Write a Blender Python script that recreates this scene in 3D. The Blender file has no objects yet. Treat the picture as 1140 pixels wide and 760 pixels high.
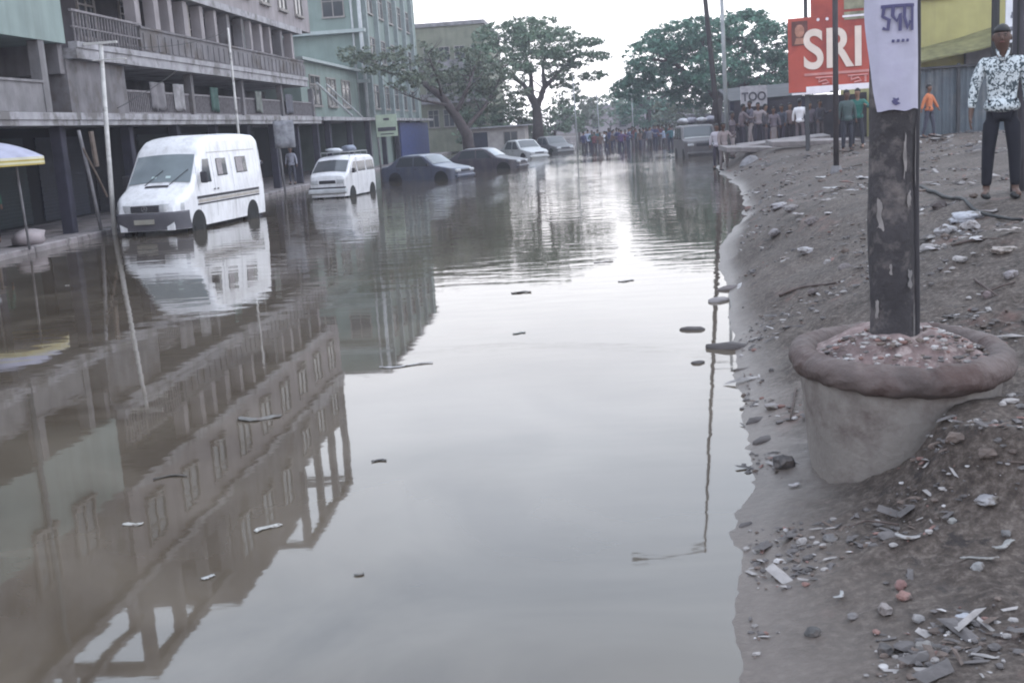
import bpy, bmesh, math, random
from mathutils import Vector, Matrix, noise
sc = bpy.context.scene
COL = sc.collection
random.seed(11)
rnd = random.uniform

# ------------------------------------------------------------------ camera
CH = 2.15                                   # eye height above the water
AX = Vector((1.0, .05, .07)); 
F, CX, CY = 1262.0, 570.0, 380.0
_Y = Vector(((650 - CX) / F, (CY - 135) / F, -1)).normalized()
_Z = Vector((1, .065, 0)).cross(_Y).normalized()
if _Z.y < 0: _Z = -_Z
_X = _Y.cross(_Z)
R3 = Matrix((_X, _Y, _Z))                   # camera axes in the world
cam = bpy.data.cameras.new('camera')
cam.sensor_fit = 'HORIZONTAL'; cam.sensor_width = 36; cam.lens = F / 1140 * 36
cam.clip_start = .05; cam.clip_end = 3000
co = bpy.data.objects.new('camera', cam); COL.objects.link(co)
co.matrix_world = Matrix.Translation((0, 0, CH)) @ R3.to_4x4()
sc.camera = co

# ------------------------------------------------------------------ sky, sun, exposure
SUN_EL, SUN_ROT = math.radians(48), math.radians(60)
w = bpy.data.worlds.new('World'); sc.world = w; w.use_nodes = True
nt = w.node_tree; nt.nodes.clear()
N = nt.nodes.new; Lk = nt.links.new
out = N('ShaderNodeOutputWorld'); bg = N('ShaderNodeBackground'); bg.inputs[1].default_value = .1
sky = N('ShaderNodeTexSky'); sky.sky_type = 'NISHITA'; sky.sun_disc = False
sky.sun_elevation = SUN_EL; sky.sun_rotation = SUN_ROT; sky.dust_density = 4
tc = N('ShaderNodeTexCoord'); sep = N('ShaderNodeSeparateXYZ'); Lk(tc.outputs['Generated'], sep.inputs[0])
cr = N('ShaderNodeValToRGB'); Lk(sep.outputs['Z'], cr.inputs[0])
e = cr.color_ramp.elements                  # the overcast deck, brighter low down where it thins
e[0].position = 0; e[0].color = (1, .97, 1, 1)
e[1].position = 1; e[1].color = (.60, .68, .80, 1)
for p, c in ((.10, (1.0, .98, 1.0, 1)), (.20, (.96, .98, 1.04, 1)), (.42, (.92, 1.07, 1.28, 1))):
    q = e.new(p); q.color = c
nz = N('ShaderNodeTexNoise'); nz.inputs['Scale'].default_value = 2.2; nz.inputs['Detail'].default_value = 5
mp = N('ShaderNodeMapping'); mp.inputs['Scale'].default_value = (1, 1, 2.6)
Lk(tc.outputs['Generated'], mp.inputs[0]); Lk(mp.outputs[0], nz.inputs[0])
mr = N('ShaderNodeMapRange'); Lk(nz.outputs[0], mr.inputs[0])
mr.inputs[1].default_value = .3; mr.inputs[2].default_value = .7; mr.inputs[3].default_value = 21.0; mr.inputs[4].default_value = 27.5
vm = N('ShaderNodeVectorMath'); vm.operation = 'SCALE'; Lk(cr.outputs[0], vm.inputs[0]); Lk(mr.outputs[0], vm.inputs['Scale'])
mx = N('ShaderNodeMix'); mx.data_type = 'RGBA'; mx.inputs[0].default_value = .88
Lk(sky.outputs[0], mx.inputs[6]); Lk(vm.outputs[0], mx.inputs[7])
Lk(mx.outputs[2], bg.inputs[0]); Lk(bg.outputs[0], out.inputs[0])
sl = bpy.data.lights.new('sun', 'SUN'); sl.energy = .6; sl.angle = math.radians(16); sl.color = (1, .96, .9)
so = bpy.data.objects.new('sun', sl); COL.objects.link(so)
d = Vector((math.sin(SUN_ROT) * math.cos(SUN_EL), math.cos(SUN_ROT) * math.cos(SUN_EL), math.sin(SUN_EL)))
so.rotation_euler = d.to_track_quat('Z', 'Y').to_euler(); so.location = (20, 20, 60)
vs = sc.view_settings; vs.view_transform = 'Standard'; vs.look = 'None'; vs.exposure = .08; vs.gamma = 1
vs.use_curve_mapping = False
sc.cycles.volume_bounces = 2
sc.cycles.max_bounces = 7
sc.cycles.pixel_filter_type = 'BLACKMAN_HARRIS'; sc.cycles.filter_width = 2.0

# ------------------------------------------------------------------ helpers
def lerp(a, b, t): return a + (b - a) * t
def interp(tab, x):
    if x <= tab[0][0]: return tab[0][1]
    for (a, b), (c, d_) in zip(tab, tab[1:]):
        if x <= c: return lerp(b, d_, (x - a) / (c - a))
    return tab[-1][1]
def fbm(x, y, s=1, o=3, z=0):
    v = 0; a = 1
    for _ in range(o):
        v += a * noise.noise(Vector((x * s, y * s, z))); a *= .5; s *= 2.03
    return v

def ss(a, b_, x): t = max(0, min(1, (x - a) / (b_ - a))); return t * t * (3 - 2 * t)
SHORE = [(-30, -.1), (3, .40), (4, .48), (5.6, .67), (9, 1.1), (15.8, 1.95), (25, 3.4), (33, 4.4), (40, 4.75), (47, 5.3), (52, 6.6), (60, 7.7), (75, 9.2), (120, 12), (170, 14)]
HMAX = [(-30, .34), (5, .34), (6.5, .42), (9, .80), (12, 1.42), (18, 1.20), (30, 1.15), (45, .85), (70, .55), (170, .3)]
def gz(x, y, fine=True):
    """height of the ground sheet"""
    xs = interp(SHORE, y) + .05 * fbm(0, y, .9, 3, 5.1) * min(3, .6 + y * .08)
    d = x - xs
    if d > -0.6:
        h = interp(HMAX, y)
        z = h * (1 - math.exp(-(max(d, 0) / (1.45 + .75 * ss(8, 12, y))) ** (1.0 if y > 14 else 1.5 - .5 * max(0, y - 7) / 7))) + .012 * min(1, d * 3) if d > 0 else d * .2
        k = min(1, max(0, d + .1) / .7)
        z += k * .10 * fbm(x, y, .55, 2, 1)
        if fine:
            k2 = min(1, max(0, d) / .55); z += (.12 + .88 * k2 * k2) * (.034 * fbm(x, y, 2.3, 3, 2) + .042 * max(0, fbm(x, y, 5.5, 3, 3)) + .012 * fbm(x, y, 16, 2, 6))
        # soil heaped against the right of the planter
        q = math.hypot(x - 2.35, (y - 5.75) * 1.0)
        z = max(z, min(z + .85 * math.exp(-(math.hypot(x - 2.14, y - 5.60) / .43) ** 2), .58 + .06 * fbm(x, y, 3, 2)))
        # rubbish heap along the bank further on and the spoil ridge behind the planter
        z += .25 * math.exp(-((x - 3.2) / 1.0) ** 2 - ((y - 16.5) / 3.5) ** 2)
        z += .22 * math.exp(-((x - 3.6) / .8) ** 2 - ((y - 9.6) / 1.1) ** 2)
        z += .42 * math.exp(-((x - 6.2) / 1.5) ** 2 - ((y - 44.5) / 4.0) ** 2) * min(1, max(0, d))
        return z
    z = -.25 - .1 * min(1, (-d - .6))
    if x < -12.7: z = -.02
    return z
def far_z(y): return max(0, min(1, (y - 165) / 10)) * .5

def ray(px, py): return R3 @ Vector(((px - CX) / F, (CY - py) / F, -1))
def onz(px, py, z):
    d = ray(px, py); t = (z - CH) / d.z; return Vector((0, 0, CH)) + d * t
def ong(px, py):
    """point of the bank ground seen in a direction (used while measuring the site)"""
    d = ray(px, py); o = Vector((0, 0, CH)); t = 1.5
    while t < 200:
        p = o + d * t
        if p.z < gz(p.x, p.y, False): return p
        t += .02 + t * .001
    return p
def atd(px, py, Y):
    d = ray(px, py); return Vector((0, 0, CH)) + d * (Y / d.y)

class MB:
    def __init__(s): s.v = []; s.f = []; s.m = []
    def add(s, vs, fs, mi=0):
        n = len(s.v); s.v += [tuple(v) for v in vs]
        s.f += [tuple(i + n for i in f) for f in fs]; s.m += [mi] * len(fs); return s
    def box(s, lo, hi, mi=0, M=None):
        x0, y0, z0 = lo; x1, y1, z1 = hi
        v = [Vector(p) for p in ((x0,y0,z0),(x1,y0,z0),(x1,y1,z0),(x0,y1,z0),(x0,y0,z1),(x1,y0,z1),(x1,y1,z1),(x0,y1,z1))]
        if M: v = [M @ p for p in v]
        return s.add(v, [(0,3,2,1),(4,5,6,7),(0,1,5,4),(1,2,6,5),(2,3,7,6),(3,0,4,7)], mi)
    def cbox(s, lo, hi, c=.02, mi=0, M=None):
        """box with chamfered vertical and top edges"""
        x0, y0, z0 = lo; x1, y1, z1 = hi; r = []
        for z, k in ((z0, c), (z0 + c, 0), (z1 - c, 0), (z1, c)):
            r.append([(x0+k+c,y0+k,z),(x1-k-c,y0+k,z),(x1-k,y0+k+c,z),(x1-k,y1-k-c,z),(x1-k-c,y1-k,z),(x0+k+c,y1-k,z),(x0+k,y1-k-c,z),(x0+k,y0+k+c,z)])
        v = [Vector(p) for q in r for p in q]
        if M: v = [M @ p for p in v]
        fs = [tuple(range(7, -1, -1)), tuple(24 + i for i in range(8))]
        for a in range(3):
            for i in range(8): fs.append((a*8+i, a*8+(i+1)%8, a*8+8+(i+1)%8, a*8+8+i))
        return s.add(v, fs, mi)
    def tube(s, pts, rad, n=8, mi=0, cap=True):
        pts = [Vector(p) for p in pts]
        if not isinstance(rad, (list, tuple)): rad = [rad] * len(pts)
        t0 = (pts[1] - pts[0]).normalized()
        u = t0.orthogonal().normalized(); vs = []
        for i, p in enumerate(pts):
            t = (pts[min(i+1, len(pts)-1)] - pts[max(i-1, 0)]).normalized()
            u = (u - t * u.dot(t)).normalized(); w_ = t.cross(u)
            for k in range(n):
                a = 2 * math.pi * k / n
                vs.append(p + (u * math.cos(a) + w_ * math.sin(a)) * rad[i])
        fs = []
        for i in range(len(pts) - 1):
            for k in range(n):
                fs.append((i*n+k, i*n+(k+1)%n, (i+1)*n+(k+1)%n, (i+1)*n+k))
        if cap: fs += [tuple(range(n-1, -1, -1)), tuple((len(pts)-1)*n + k for k in range(n))]
        return s.add(vs, fs, mi)
    def lathe(s, prof, n=32, c=(0,0,0), mi=0, wob=0, seed=0):
        vs = []; fs = []
        for j, (r, z) in enumerate(prof):
            for k in range(n):
                a = 2*math.pi*k/n
                q = 1 + (wob * noise.noise(Vector((math.cos(a)*1.7, math.sin(a)*1.7, z*5 + seed))) if wob else 0)
                vs.append((c[0] + r*q*math.cos(a), c[1] + r*q*math.sin(a), c[2] + z + (wob*.25*noise.noise(Vector((math.cos(a)*3, math.sin(a)*3, seed+9))) if wob else 0)))
        for j in range(len(prof)-1):
            for k in range(n): fs.append((j*n+k, j*n+(k+1)%n, (j+1)*n+(k+1)%n, (j+1)*n+k))
        return s.add(vs, fs, mi)
    def grid(s, P, mi=0, th=None):
        """P[i][j] points; optional thickness vector"""
        n, m = len(P), len(P[0]); vs = [Vector(p) for r in P for p in r]
        fs = [(i*m+j, i*m+j+1, (i+1)*m+j+1, (i+1)*m+j) for i in range(n-1) for j in range(m-1)]
        if th is None: return s.add(vs, fs, mi)
        th = Vector(th); N_ = n*m; v2 = vs + [v + th for v in vs]
        f2 = fs + [tuple(i + N_ for i in reversed(f)) for f in fs]
        b = [j for j in range(m)] + [i*m+m-1 for i in range(1, n)] + [(n-1)*m+j for j in range(m-2, -1, -1)] + [i*m for i in range(n-2, 0, -1)]
        for i in range(len(b)):
            a, c = b[i], b[(i+1) % len(b)]; f2.append((c, a, a+N_, c+N_))
        return s.add(v2, f2, mi)
    def rock(s, c, r, mi=0, flat=.6, seed=0):
        vs = []; c = Vector(c)
        for v in ICO[0]:
            q = 1 + .45 * noise.noise(v * 1.3 + Vector((seed, seed * .7, 0)))
            vs.append(c + Vector((v.x * r[0] * q, v.y * r[1] * q, v.z * r[2] * q)))
        return s.add(vs, ICO[1], mi)
    def build(s, name, mats, parent=None, smooth=False, loc=None, recalc=False):
        me = bpy.data.meshes.new(name); me.from_pydata(s.v, [], s.f)
        for m in (mats if isinstance(mats, (list, tuple)) else [mats]): me.materials.append(m)
        if max(s.m, default=0): me.polygons.foreach_set('material_index', s.m)
        if recalc:
            b = bmesh.new(); b.from_mesh(me); bmesh.ops.recalc_face_normals(b, faces=b.faces); b.to_mesh(me); b.free()
        if smooth: me.polygons.foreach_set('use_smooth', [True] * len(me.polygons))
        me.update()
        o = bpy.data.objects.new(name, me); COL.objects.link(o)
        if parent: o.parent = parent
        if loc: o.location = loc
        return o
def _ico(n=1):
    b = bmesh.new(); bmesh.ops.create_icosphere(b, subdivisions=n, radius=1)
    r = ([v.co.copy() for v in b.verts], [tuple(v.index for v in f.verts) for f in b.faces]); b.free(); return r
ICO = _ico(2)

def tag(o, label=None, cat=None, group=None, kind=None):
    if label: o['label'] = label
    if cat: o['category'] = cat
    if group: o['group'] = group
    if kind: o['kind'] = kind
    return o
def thing(name, label, cat, loc=(0,0,0), rz=0, group=None):
    o = bpy.data.objects.new(name, None); COL.objects.link(o); o.empty_display_size = .2
    o.location = loc; o.rotation_euler = (0, 0, rz)
    return tag(o, label, cat, group)
def copy_tree(o, parent=None):
    c = o.copy(); COL.objects.link(c)
    if parent: c.parent = parent
    for ch in KIDS.get(o, []) or [x for x in bpy.data.objects if x.parent == o]: copy_tree(ch, c)
    return c
KIDS = {}

# ------------------------------------------------------------------ materials
MATS = {}
def mat(name, col, rough=.8, var=.18, scale=3, bump=.0, bscale=30, metal=0, spec=.4, col2=None, c2f=(.5,.62), c2scale=None, alpha=None):
    """base colour broken up by noise; col2 gives stains or flaking with a shape of their own"""
    if name in MATS: return MATS[name]
    m = bpy.data.materials.new(name); m.use_nodes = True; n = m.node_tree; b = n.nodes['Principled BSDF']
    b.inputs['Roughness'].default_value = rough; b.inputs['Metallic'].default_value = metal
    b.inputs['Specular IOR Level'].default_value = spec
    tcn = n.nodes.new('ShaderNodeTexCoord')
    no = n.nodes.new('ShaderNodeTexNoise'); no.inputs['Scale'].default_value = scale; no.inputs['Detail'].default_value = 6
    n.links.new(tcn.outputs['Object'], no.inputs[0])
    ra = n.nodes.new('ShaderNodeValToRGB'); ra.color_ramp.elements[0].position = .3; ra.color_ramp.elements[1].position = .72
    ra.color_ramp.elements[0].color = tuple(c * (1 - var) for c in col) + (1,)
    ra.color_ramp.elements[1].color = tuple(min(1, c * (1 + var)) for c in col) + (1,)
    n.links.new(no.outputs[0], ra.inputs[0]); last = ra.outputs[0]
    if col2:
        n2 = n.nodes.new('ShaderNodeTexNoise'); n2.inputs['Scale'].default_value = c2scale or scale * .6; n2.inputs['Detail'].default_value = 8
        n2.inputs['Roughness'].default_value = .65
        n.links.new(tcn.outputs['Object'], n2.inputs[0])
        r2 = n.nodes.new('ShaderNodeMapRange'); r2.inputs[1].default_value = c2f[0]; r2.inputs[2].default_value = c2f[1]
        n.links.new(n2.outputs[0], r2.inputs[0])
        mi = n.nodes.new('ShaderNodeMix'); mi.data_type = 'RGBA'; mi.inputs[7].default_value = tuple(col2) + (1,)
        n.links.new(r2.outputs[0], mi.inputs[0]); n.links.new(last, mi.inputs[6]); last = mi.outputs[2]
    n.links.new(last, b.inputs['Base Color'])
    if bump:
        nb = n.nodes.new('ShaderNodeTexNoise'); nb.inputs['Scale'].default_value = bscale; nb.inputs['Detail'].default_value = 6
        n.links.new(tcn.outputs['Object'], nb.inputs[0])
        bn = n.nodes.new('ShaderNodeBump'); bn.inputs['Strength'].default_value = bump; bn.inputs['Distance'].default_value = .02
        n.links.new(nb.outputs[0], bn.inputs['Height']); n.links.new(bn.outputs[0], b.inputs['Normal'])
    MATS[name] = m; return m
def streaky(m, col=(.06,.055,.05), amt=.6, sx=1.2, sz=.12):
    """rain streaks and soot running down a wall"""
    n = m.node_tree; b = n.nodes['Principled BSDF']; l = b.inputs['Base Color'].links[0].from_socket
    tcn = n.nodes.new('ShaderNodeTexCoord'); mpn = n.nodes.new('ShaderNodeMapping'); mpn.inputs['Scale'].default_value = (sx, sx, sz)
    no = n.nodes.new('ShaderNodeTexNoise'); no.inputs['Scale'].default_value = 1.6; no.inputs['Detail'].default_value = 8; no.inputs['Roughness'].default_value = .7
    n.links.new(tcn.outputs['Object'], mpn.inputs[0]); n.links.new(mpn.outputs[0], no.inputs[0])
    r = n.nodes.new('ShaderNodeMapRange'); r.inputs[1].default_value = .45; r.inputs[2].default_value = .75; r.inputs[4].default_value = amt
    n.links.new(no.outputs[0], r.inputs[0])
    mi = n.nodes.new('ShaderNodeMix'); mi.data_type = 'RGBA'; mi.inputs[7].default_value = tuple(col) + (1,)
    n.links.new(r.outputs[0], mi.inputs[0]); n.links.new(l, mi.inputs[6]); n.links.new(mi.outputs[2], b.inputs['Base Color'])
    return m

# ------------------------------------------------------------------ ground, water, pavement
def geo(a, b, s0, k):
    r = [a]; s = s0
    while r[-1] < b: r.append(r[-1] + s); s *= k
    return r
xsn = [-90, -60, -30, -15, -12.75, -12.65, -8, -3, -1, -.4, -.1] + geo(.05, 3.2, .04, 1.0) + geo(3.3, 90, .06, 1.09)
ysn = [-40, -10, -2, 1, 2.4] + geo(2.8, 8.5, .045, 1.0) + geo(8.6, 225, .07, 1.032)
g = MB(); P = [[(x, y, max(gz(x, y), far_z(y) - .35 + .25 * (y > 175)) if y < 400 else .5) for x in xsn] for y in ysn]
g.grid(P)
def ground_mat():
    m = bpy.data.materials.new('mud'); m.use_nodes = True; n = m.node_tree; L = n.links.new; A = n.nodes.new
    b = n.nodes['Principled BSDF']; tc = A('ShaderNodeTexCoord'); P = tc.outputs['Object']
    def ns(s, d=6, r=.6):
        q = A('ShaderNodeTexNoise'); q.inputs['Scale'].default_value = s; q.inputs['Detail'].default_value = d; q.inputs['Roughness'].default_value = r; L(P, q.inputs[0]); return q.outputs[0]
    def ramp(src, stops):
        r = A('ShaderNodeValToRGB'); e = r.color_ramp.elements; L(src, r.inputs[0])
        e[0].position, e[0].color = stops[0][0], (*stops[0][1], 1); e[1].position, e[1].color = stops[-1][0], (*stops[-1][1], 1)
        for p, c in stops[1:-1]: q = e.new(p); q.color = (*c, 1)
        return r.outputs[0]
    def mix(f, a, c):
        q = A('ShaderNodeMix'); q.data_type = 'RGBA'
        for s, v in ((0, f), (6, a), (7, c)):
            if isinstance(v, (tuple, float)): q.inputs[s].default_value = v if isinstance(v, float) else (*v, 1)
            else: L(v, q.inputs[s])
        return q.outputs[2]
    base = ramp(ns(1.1, 7), [(.32, (.024, .017, .014)), (.5, (.070, .053, .045)), (.70, (.13, .105, .092))])
    grit = ramp(ns(22, 8, .75), [(.38, (.009, .006, .005)), (.5, (.065, .050, .043)), (.66, (.22, .185, .165))])
    c = mix(.5, base, grit)
    f = A('ShaderNodeMapRange'); f.inputs[1].default_value = .58; f.inputs[2].default_value = .66; L(ns(6, 8, .7), f.inputs[0])
    c = mix(f.outputs[0], c, (.03, .024, .023))            # dark damp rubbish patches
    f2 = A('ShaderNodeMapRange'); f2.inputs[1].default_value = .60; f2.inputs[2].default_value = .70; f2.inputs[4].default_value = .7; L(ns(1.9, 5, .6), f2.inputs[0])
    c = mix(f2.outputs[0], c, (.125, .075, .065))            # brick dust
    sx = A('ShaderNodeSeparateXYZ'); L(P, sx.inputs[0])
    wet = A('ShaderNodeMapRange'); wet.inputs[1].default_value = .02; wet.inputs[2].default_value = .16; wet.inputs[3].default_value = 1; wet.inputs[4].default_value = 0
    L(sx.outputs['Z'], wet.inputs[0])
    c = mix(wet.outputs[0], c, mix(.7, c, (.105, .086, .076)))
    L(c, b.inputs['Base Color'])
    ro = A('ShaderNodeMapRange'); ro.inputs[3].default_value = .75; ro.inputs[4].default_value = .42; L(wet.outputs[0], ro.inputs[0]); b.inputs['Specular IOR Level'].default_value = .25; L(ro.outputs[0], b.inputs['Roughness'])
    bn = A('ShaderNodeBump'); bn.inputs['Distance'].default_value = .03; bs_ = A('ShaderNodeMapRange'); bs_.inputs[3].default_value = 1.0; bs_.inputs[4].default_value = .45; L(wet.outputs[0], bs_.inputs[0]); L(bs_.outputs[0], bn.inputs['Strength']); L(ns(14, 10, .72), bn.inputs['Height']); L(bn.outputs[0], b.inputs['Normal'])
    return m
tag(g.build('ground', ground_mat(), smooth=True), kind='structure')

def water_mat():
    m = bpy.data.materials.new('flood_water'); m.use_nodes = True; n = m.node_tree; L = n.links.new; A = n.nodes.new
    b = n.nodes['Principled BSDF']; tc = A('ShaderNodeTexCoord')
    b.inputs['IOR'].default_value = 1.36; b.inputs['Roughness'].default_value = .025
    q = A('ShaderNodeTexNoise'); q.inputs['Scale'].default_value = .5; q.inputs['Detail'].default_value = 9; q.inputs['Distortion'].default_value = 1.5; L(tc.outputs['Object'], q.inputs[0])
    r = A('ShaderNodeValToRGB'); r.color_ramp.elements[0].color = (.056, .043, .031, 1); r.color_ramp.elements[1].color = (.094, .076, .058, 1)
    r.color_ramp.elements[0].position = .35; r.color_ramp.elements[1].position = .65
    L(q.outputs[0], r.inputs[0]); L(r.outputs[0], b.inputs['Base Color'])
    mp = A('ShaderNodeMapping'); mp.inputs['Scale'].default_value = (.9, 2.2, 1); L(tc.outputs['Object'], mp.inputs[0])
    n1 = A('ShaderNodeTexNoise'); n1.inputs['Scale'].default_value = 1.1; n1.inputs['Detail'].default_value = 4; n1.inputs['Roughness'].default_value = .45; L(mp.outputs[0], n1.inputs[0])
    # calm and stirred patches
    n2 = A('ShaderNodeTexNoise'); n2.inputs['Scale'].default_value = .09; n2.inputs['Detail'].default_value = 2; L(tc.outputs['Object'], n2.inputs[0])
    sy = A('ShaderNodeSeparateXYZ'); L(tc.outputs['Object'], sy.inputs[0])
    fy = A('ShaderNodeMapRange'); fy.inputs[1].default_value = 12; fy.inputs[2].default_value = 34; fy.inputs[3].default_value = .10; fy.inputs[4].default_value = 1; L(sy.outputs['Y'], fy.inputs[0])
    f2 = A('ShaderNodeMapRange'); f2.inputs[1].default_value = .35; f2.inputs[2].default_value = .62; f2.inputs[3].default_value = .35; L(n2.outputs[0], f2.inputs[0])
    mu = A('ShaderNodeMath'); mu.operation = 'MULTIPLY'; L(fy.outputs[0], mu.inputs[0]); L(f2.outputs[0], mu.inputs[1])
    m3 = A('ShaderNodeMath'); m3.operation = 'MULTIPLY'; m3.inputs[1].default_value = .036; L(mu.outputs[0], m3.inputs[0])
    bn = A('ShaderNodeBump'); bn.inputs['Distance'].default_value = 1.0
    L(m3.outputs[0], bn.inputs['Strength']); L(n1.outputs[0], bn.inputs['Height']); L(bn.outputs[0], b.inputs['Normal'])
    return m
wa = MB(); wa.grid([[(x, y, 0) for x in (-12.72, -6, 0, 8, 20, 40)] for y in (-40, 0, 30, 80, 172)])
tag(wa.build('water', water_mat()), kind='structure')

M_pave = mat('worn_pavement', (.22, .195, .2), .7, .3, 2.5, .5, 18, col2=(.07,.06,.06), c2f=(.52,.62))
pv = MB(); 
for i in range(60):
    y0 = -10 + i * 2.2; j = .02 * noise.noise(Vector((i * .7, 0, 0)))
    pv.cbox((-12.86 + j, y0, -.3), (-12.66 + j, y0 + 2.17, .15 + j), .025)
tag(pv.build('kerb', M_pave), kind='structure')
pv = MB(); pv.grid([[(x, y, .13 + .02 * fbm(x, y, .8, 2)) for x in (-22, -18, -15, -14, -13.4, -12.862)] for y in [-10 + k * 1.5 for k in range(89)]])
tag(pv.build('pavement', M_pave), kind='structure')

# air: damp haze
hz = MB(); hz.box((-105, -45, -1.6), (115, 245, 20))
m = bpy.data.materials.new('haze_air'); m.use_nodes = True; n = m.node_tree; n.nodes.clear()
o_ = n.nodes.new('ShaderNodeOutputMaterial'); pvv = n.nodes.new('ShaderNodeVolumePrincipled')
pvv.inputs['Density'].default_value = .0009; pvv.inputs['Color'].default_value = (.90, .90, 1.0, 1); pvv.inputs['Anisotropy'].default_value = .2
n.links.new(pvv.outputs[0], o_.inputs['Volume'])
tag(hz.build('haze', m), kind='stuff')
def wpart(name, mb, m, root, smooth=False, top=None):
    """mb in world coordinates, linked under root (or under its part)"""
    L_ = (top or root).location
    mb.v = [(a - L_.x, b_ - L_.y, c - L_.z) for a, b_, c in mb.v]
    return mb.build(name, m, root, smooth)

# ------------------------------------------------------------------ buildings of the left bank
M_green = streaky(mat('pale_green_plaster', (.22,.27,.26), .9, .12, 1.2, .2, 8), (.14,.16,.15), .6)
M_green2 = streaky(mat('sea_green_plaster', (0.172,0.216,0.2), .9, .12, 1.2, .2, 8), (.12,.14,.13), .65)
M_brown = streaky(mat('grimy_plaster', (.155,.145,.155), .9, .25, 1.5, .3, 8, col2=(.10,.085,.08)), (.06,.055,.055), .7)
M_pink = streaky(mat('pinkish_plaster', (.26,.235,.245), .9, .15, 1.5, .2, 8), (.13,.11,.11), .6)
M_olive = streaky(mat('mossy_plaster', (0.168,0.172,0.128), .9, .2, 1.5, .2, 8), (.09,.09,.07), .6)
M_conc = streaky(mat('weathered_concrete', (.20,.19,.20), .9, .25, 2, .4, 12), (.08,.075,.075), .7)
M_slab = mat('slab_edge', (.30,.29,.31), .85, .25, 2, .3, 12, col2=(.14,.13,.13), c2f=(.5,.62))
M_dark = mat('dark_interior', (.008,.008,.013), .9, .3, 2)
M_shut = mat('shutter_steel', (.012,.015,.030), .6, .3, 3)
M_shutg = mat('shutter_green', (.010,.020,.026), .6, .3, 3)
M_frame = mat('window_frame', (.22,.20,.19), .7)
M_glass = mat('window_glass', (.03,.035,.04), .12, .1, spec=.6)
M_rail = mat('rusty_rail', (.17,.155,.165), .7, .3, 8)
M_wood = mat('old_wood', (.12,.09,.075), .8, .3, 6)
M_pipe = mat('pipe_grey', (.33,.34,.35), .7, .2, 3)
M_black = mat('black_rubber', (.014,.014,.015), .7)
M_blue = mat('blue_tarp', (.02,.035,.13), .6, .3, 4)

def win(root, x, y0, y1, z0, z1, panes=2, fm=None, gl=None, face='x', top=None):
    """window in a wall facing +X (or facing -Y when face='y'; then y0,y1 run along X and x is the wall's Y)"""
    f = MB(); g_ = MB(); t = .07
    def bx(mb, a0, a1, b0, b1, c0, c1):
        if face == 'x': mb.box((x + c0, a0, b0), (x + c1, a1, b1))
        else: mb.box((a0, x - c1, b0), (a1, x - c0, b1))
    bx(f, y0 - t, y0, z0 - t, z1 + t, 0, .07); bx(f, y1, y1 + t, z0 - t, z1 + t, 0, .07)
    bx(f, y0, y1, z1, z1 + t, 0, .07); bx(f, y0 - .1, y1 + .1, z0 - t - .04, z0, 0, .14)
    for k in range(1, panes):
        q = lerp(y0, y1, k / panes); bx(f, q - .03, q + .03, z0, z1, .0, .055)
    if z1 - z0 > 1: bx(f, y0, y1, lerp(z0, z1, .7), lerp(z0, z1, .7) + .05, .0, .05)
    bx(g_, y0, y1, z0, z1, -.01, .02)
    fo = wpart('window', f, fm or M_frame, root, top=top); fo.parent = root
    wpart('pane', g_, gl or M_glass, fo, top=top or root)
    return fo

def block(mb, x0, x1, y0, y1, z0, z1): mb.box((x0, y0, z0), (x1, y1, z1))

# --- nearest: pale green upper block over a recessed gallery
A_ = thing('shop_building', 'nearest building on the left, pale green upper block above a dark open gallery', 'building', (-16, 24, 0))
b = MB(); block(b, -22, -13.15, 12, 29.25, 4.95, 7.0); wpart('upper_wall', b, M_green, A_)
b = MB(); block(b, -22, -13.2, 12, 29.25, 7.002, 9.6); wpart('top_wall', b, M_brown, A_)
b = MB(); block(b, -22, -13.0, 12, 29.25, 9.602, 9.9); wpart('roof', b, M_slab, A_)
b = MB()
for k in range(5): b.box((-13.2, 12.5 + k * 4, 9.902), (-12.98, 12.8 + k * 4, 10.7))
b.box((-13.22, 12, 10.702), (-12.96, 29.2, 10.85)); wpart('parapet_rail', b, M_slab, A_)
b = MB(); block(b, -13.32, -13.2, 12, 27.9, 3.22, 3.92); b.box((-13.36, 12, 3.922), (-13.16, 27.9, 3.98)); wpart('parapet', b, M_conc, A_)
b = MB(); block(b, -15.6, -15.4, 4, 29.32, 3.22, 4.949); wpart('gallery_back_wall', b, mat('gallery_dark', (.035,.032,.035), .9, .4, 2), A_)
for y in (14, 18, 22, 25.1, 27.75):
    b = MB(); block(b, -13.45, -13.17, y, y + .32, 3.98 if y < 27 else 3.22, 4.948); wpart('column', b, M_conc, A_)
for y in (24.1, 26.2): win(A_, -13.15, y, y + 1.0, 6.55, 7.8)
win(A_, -13.15, 19, 20.2, 6.3, 7.6)
b = MB(); block(b, -22, -13.02, 12, 29.3, 3.02, 3.2); b.box((-13.5, 12, 2.88), (-13.06, 29.3, 3.018)); wpart('canopy', b, M_slab, A_)
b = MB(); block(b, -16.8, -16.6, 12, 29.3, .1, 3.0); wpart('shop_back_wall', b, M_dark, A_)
for k, y in enumerate((13, 17, 21, 25)):
    b = MB()
    for q in range(24): b.box((-16.58, y + .2, .2 + q * .105), (-16.54 + .012 * (q % 2), y + 3.4, .3 + q * .105))
    wpart('shutter', b, (M_shut, M_shutg)[k % 2], A_)
for y in (12.6, 16.6, 20.6, 24.6, 28.7):
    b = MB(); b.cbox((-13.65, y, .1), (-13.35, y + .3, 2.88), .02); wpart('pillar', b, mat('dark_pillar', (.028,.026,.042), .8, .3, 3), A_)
b = MB(); b.tube([(-13.08, 24.75, 2.9), (-13.08, 24.75, 5.0), (-13.05, 24.75, 9.5)], .07, 10); wpart('drainpipe', b, mat('dull_pipe', (.10,.11,.12), .7), A_, True)

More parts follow.
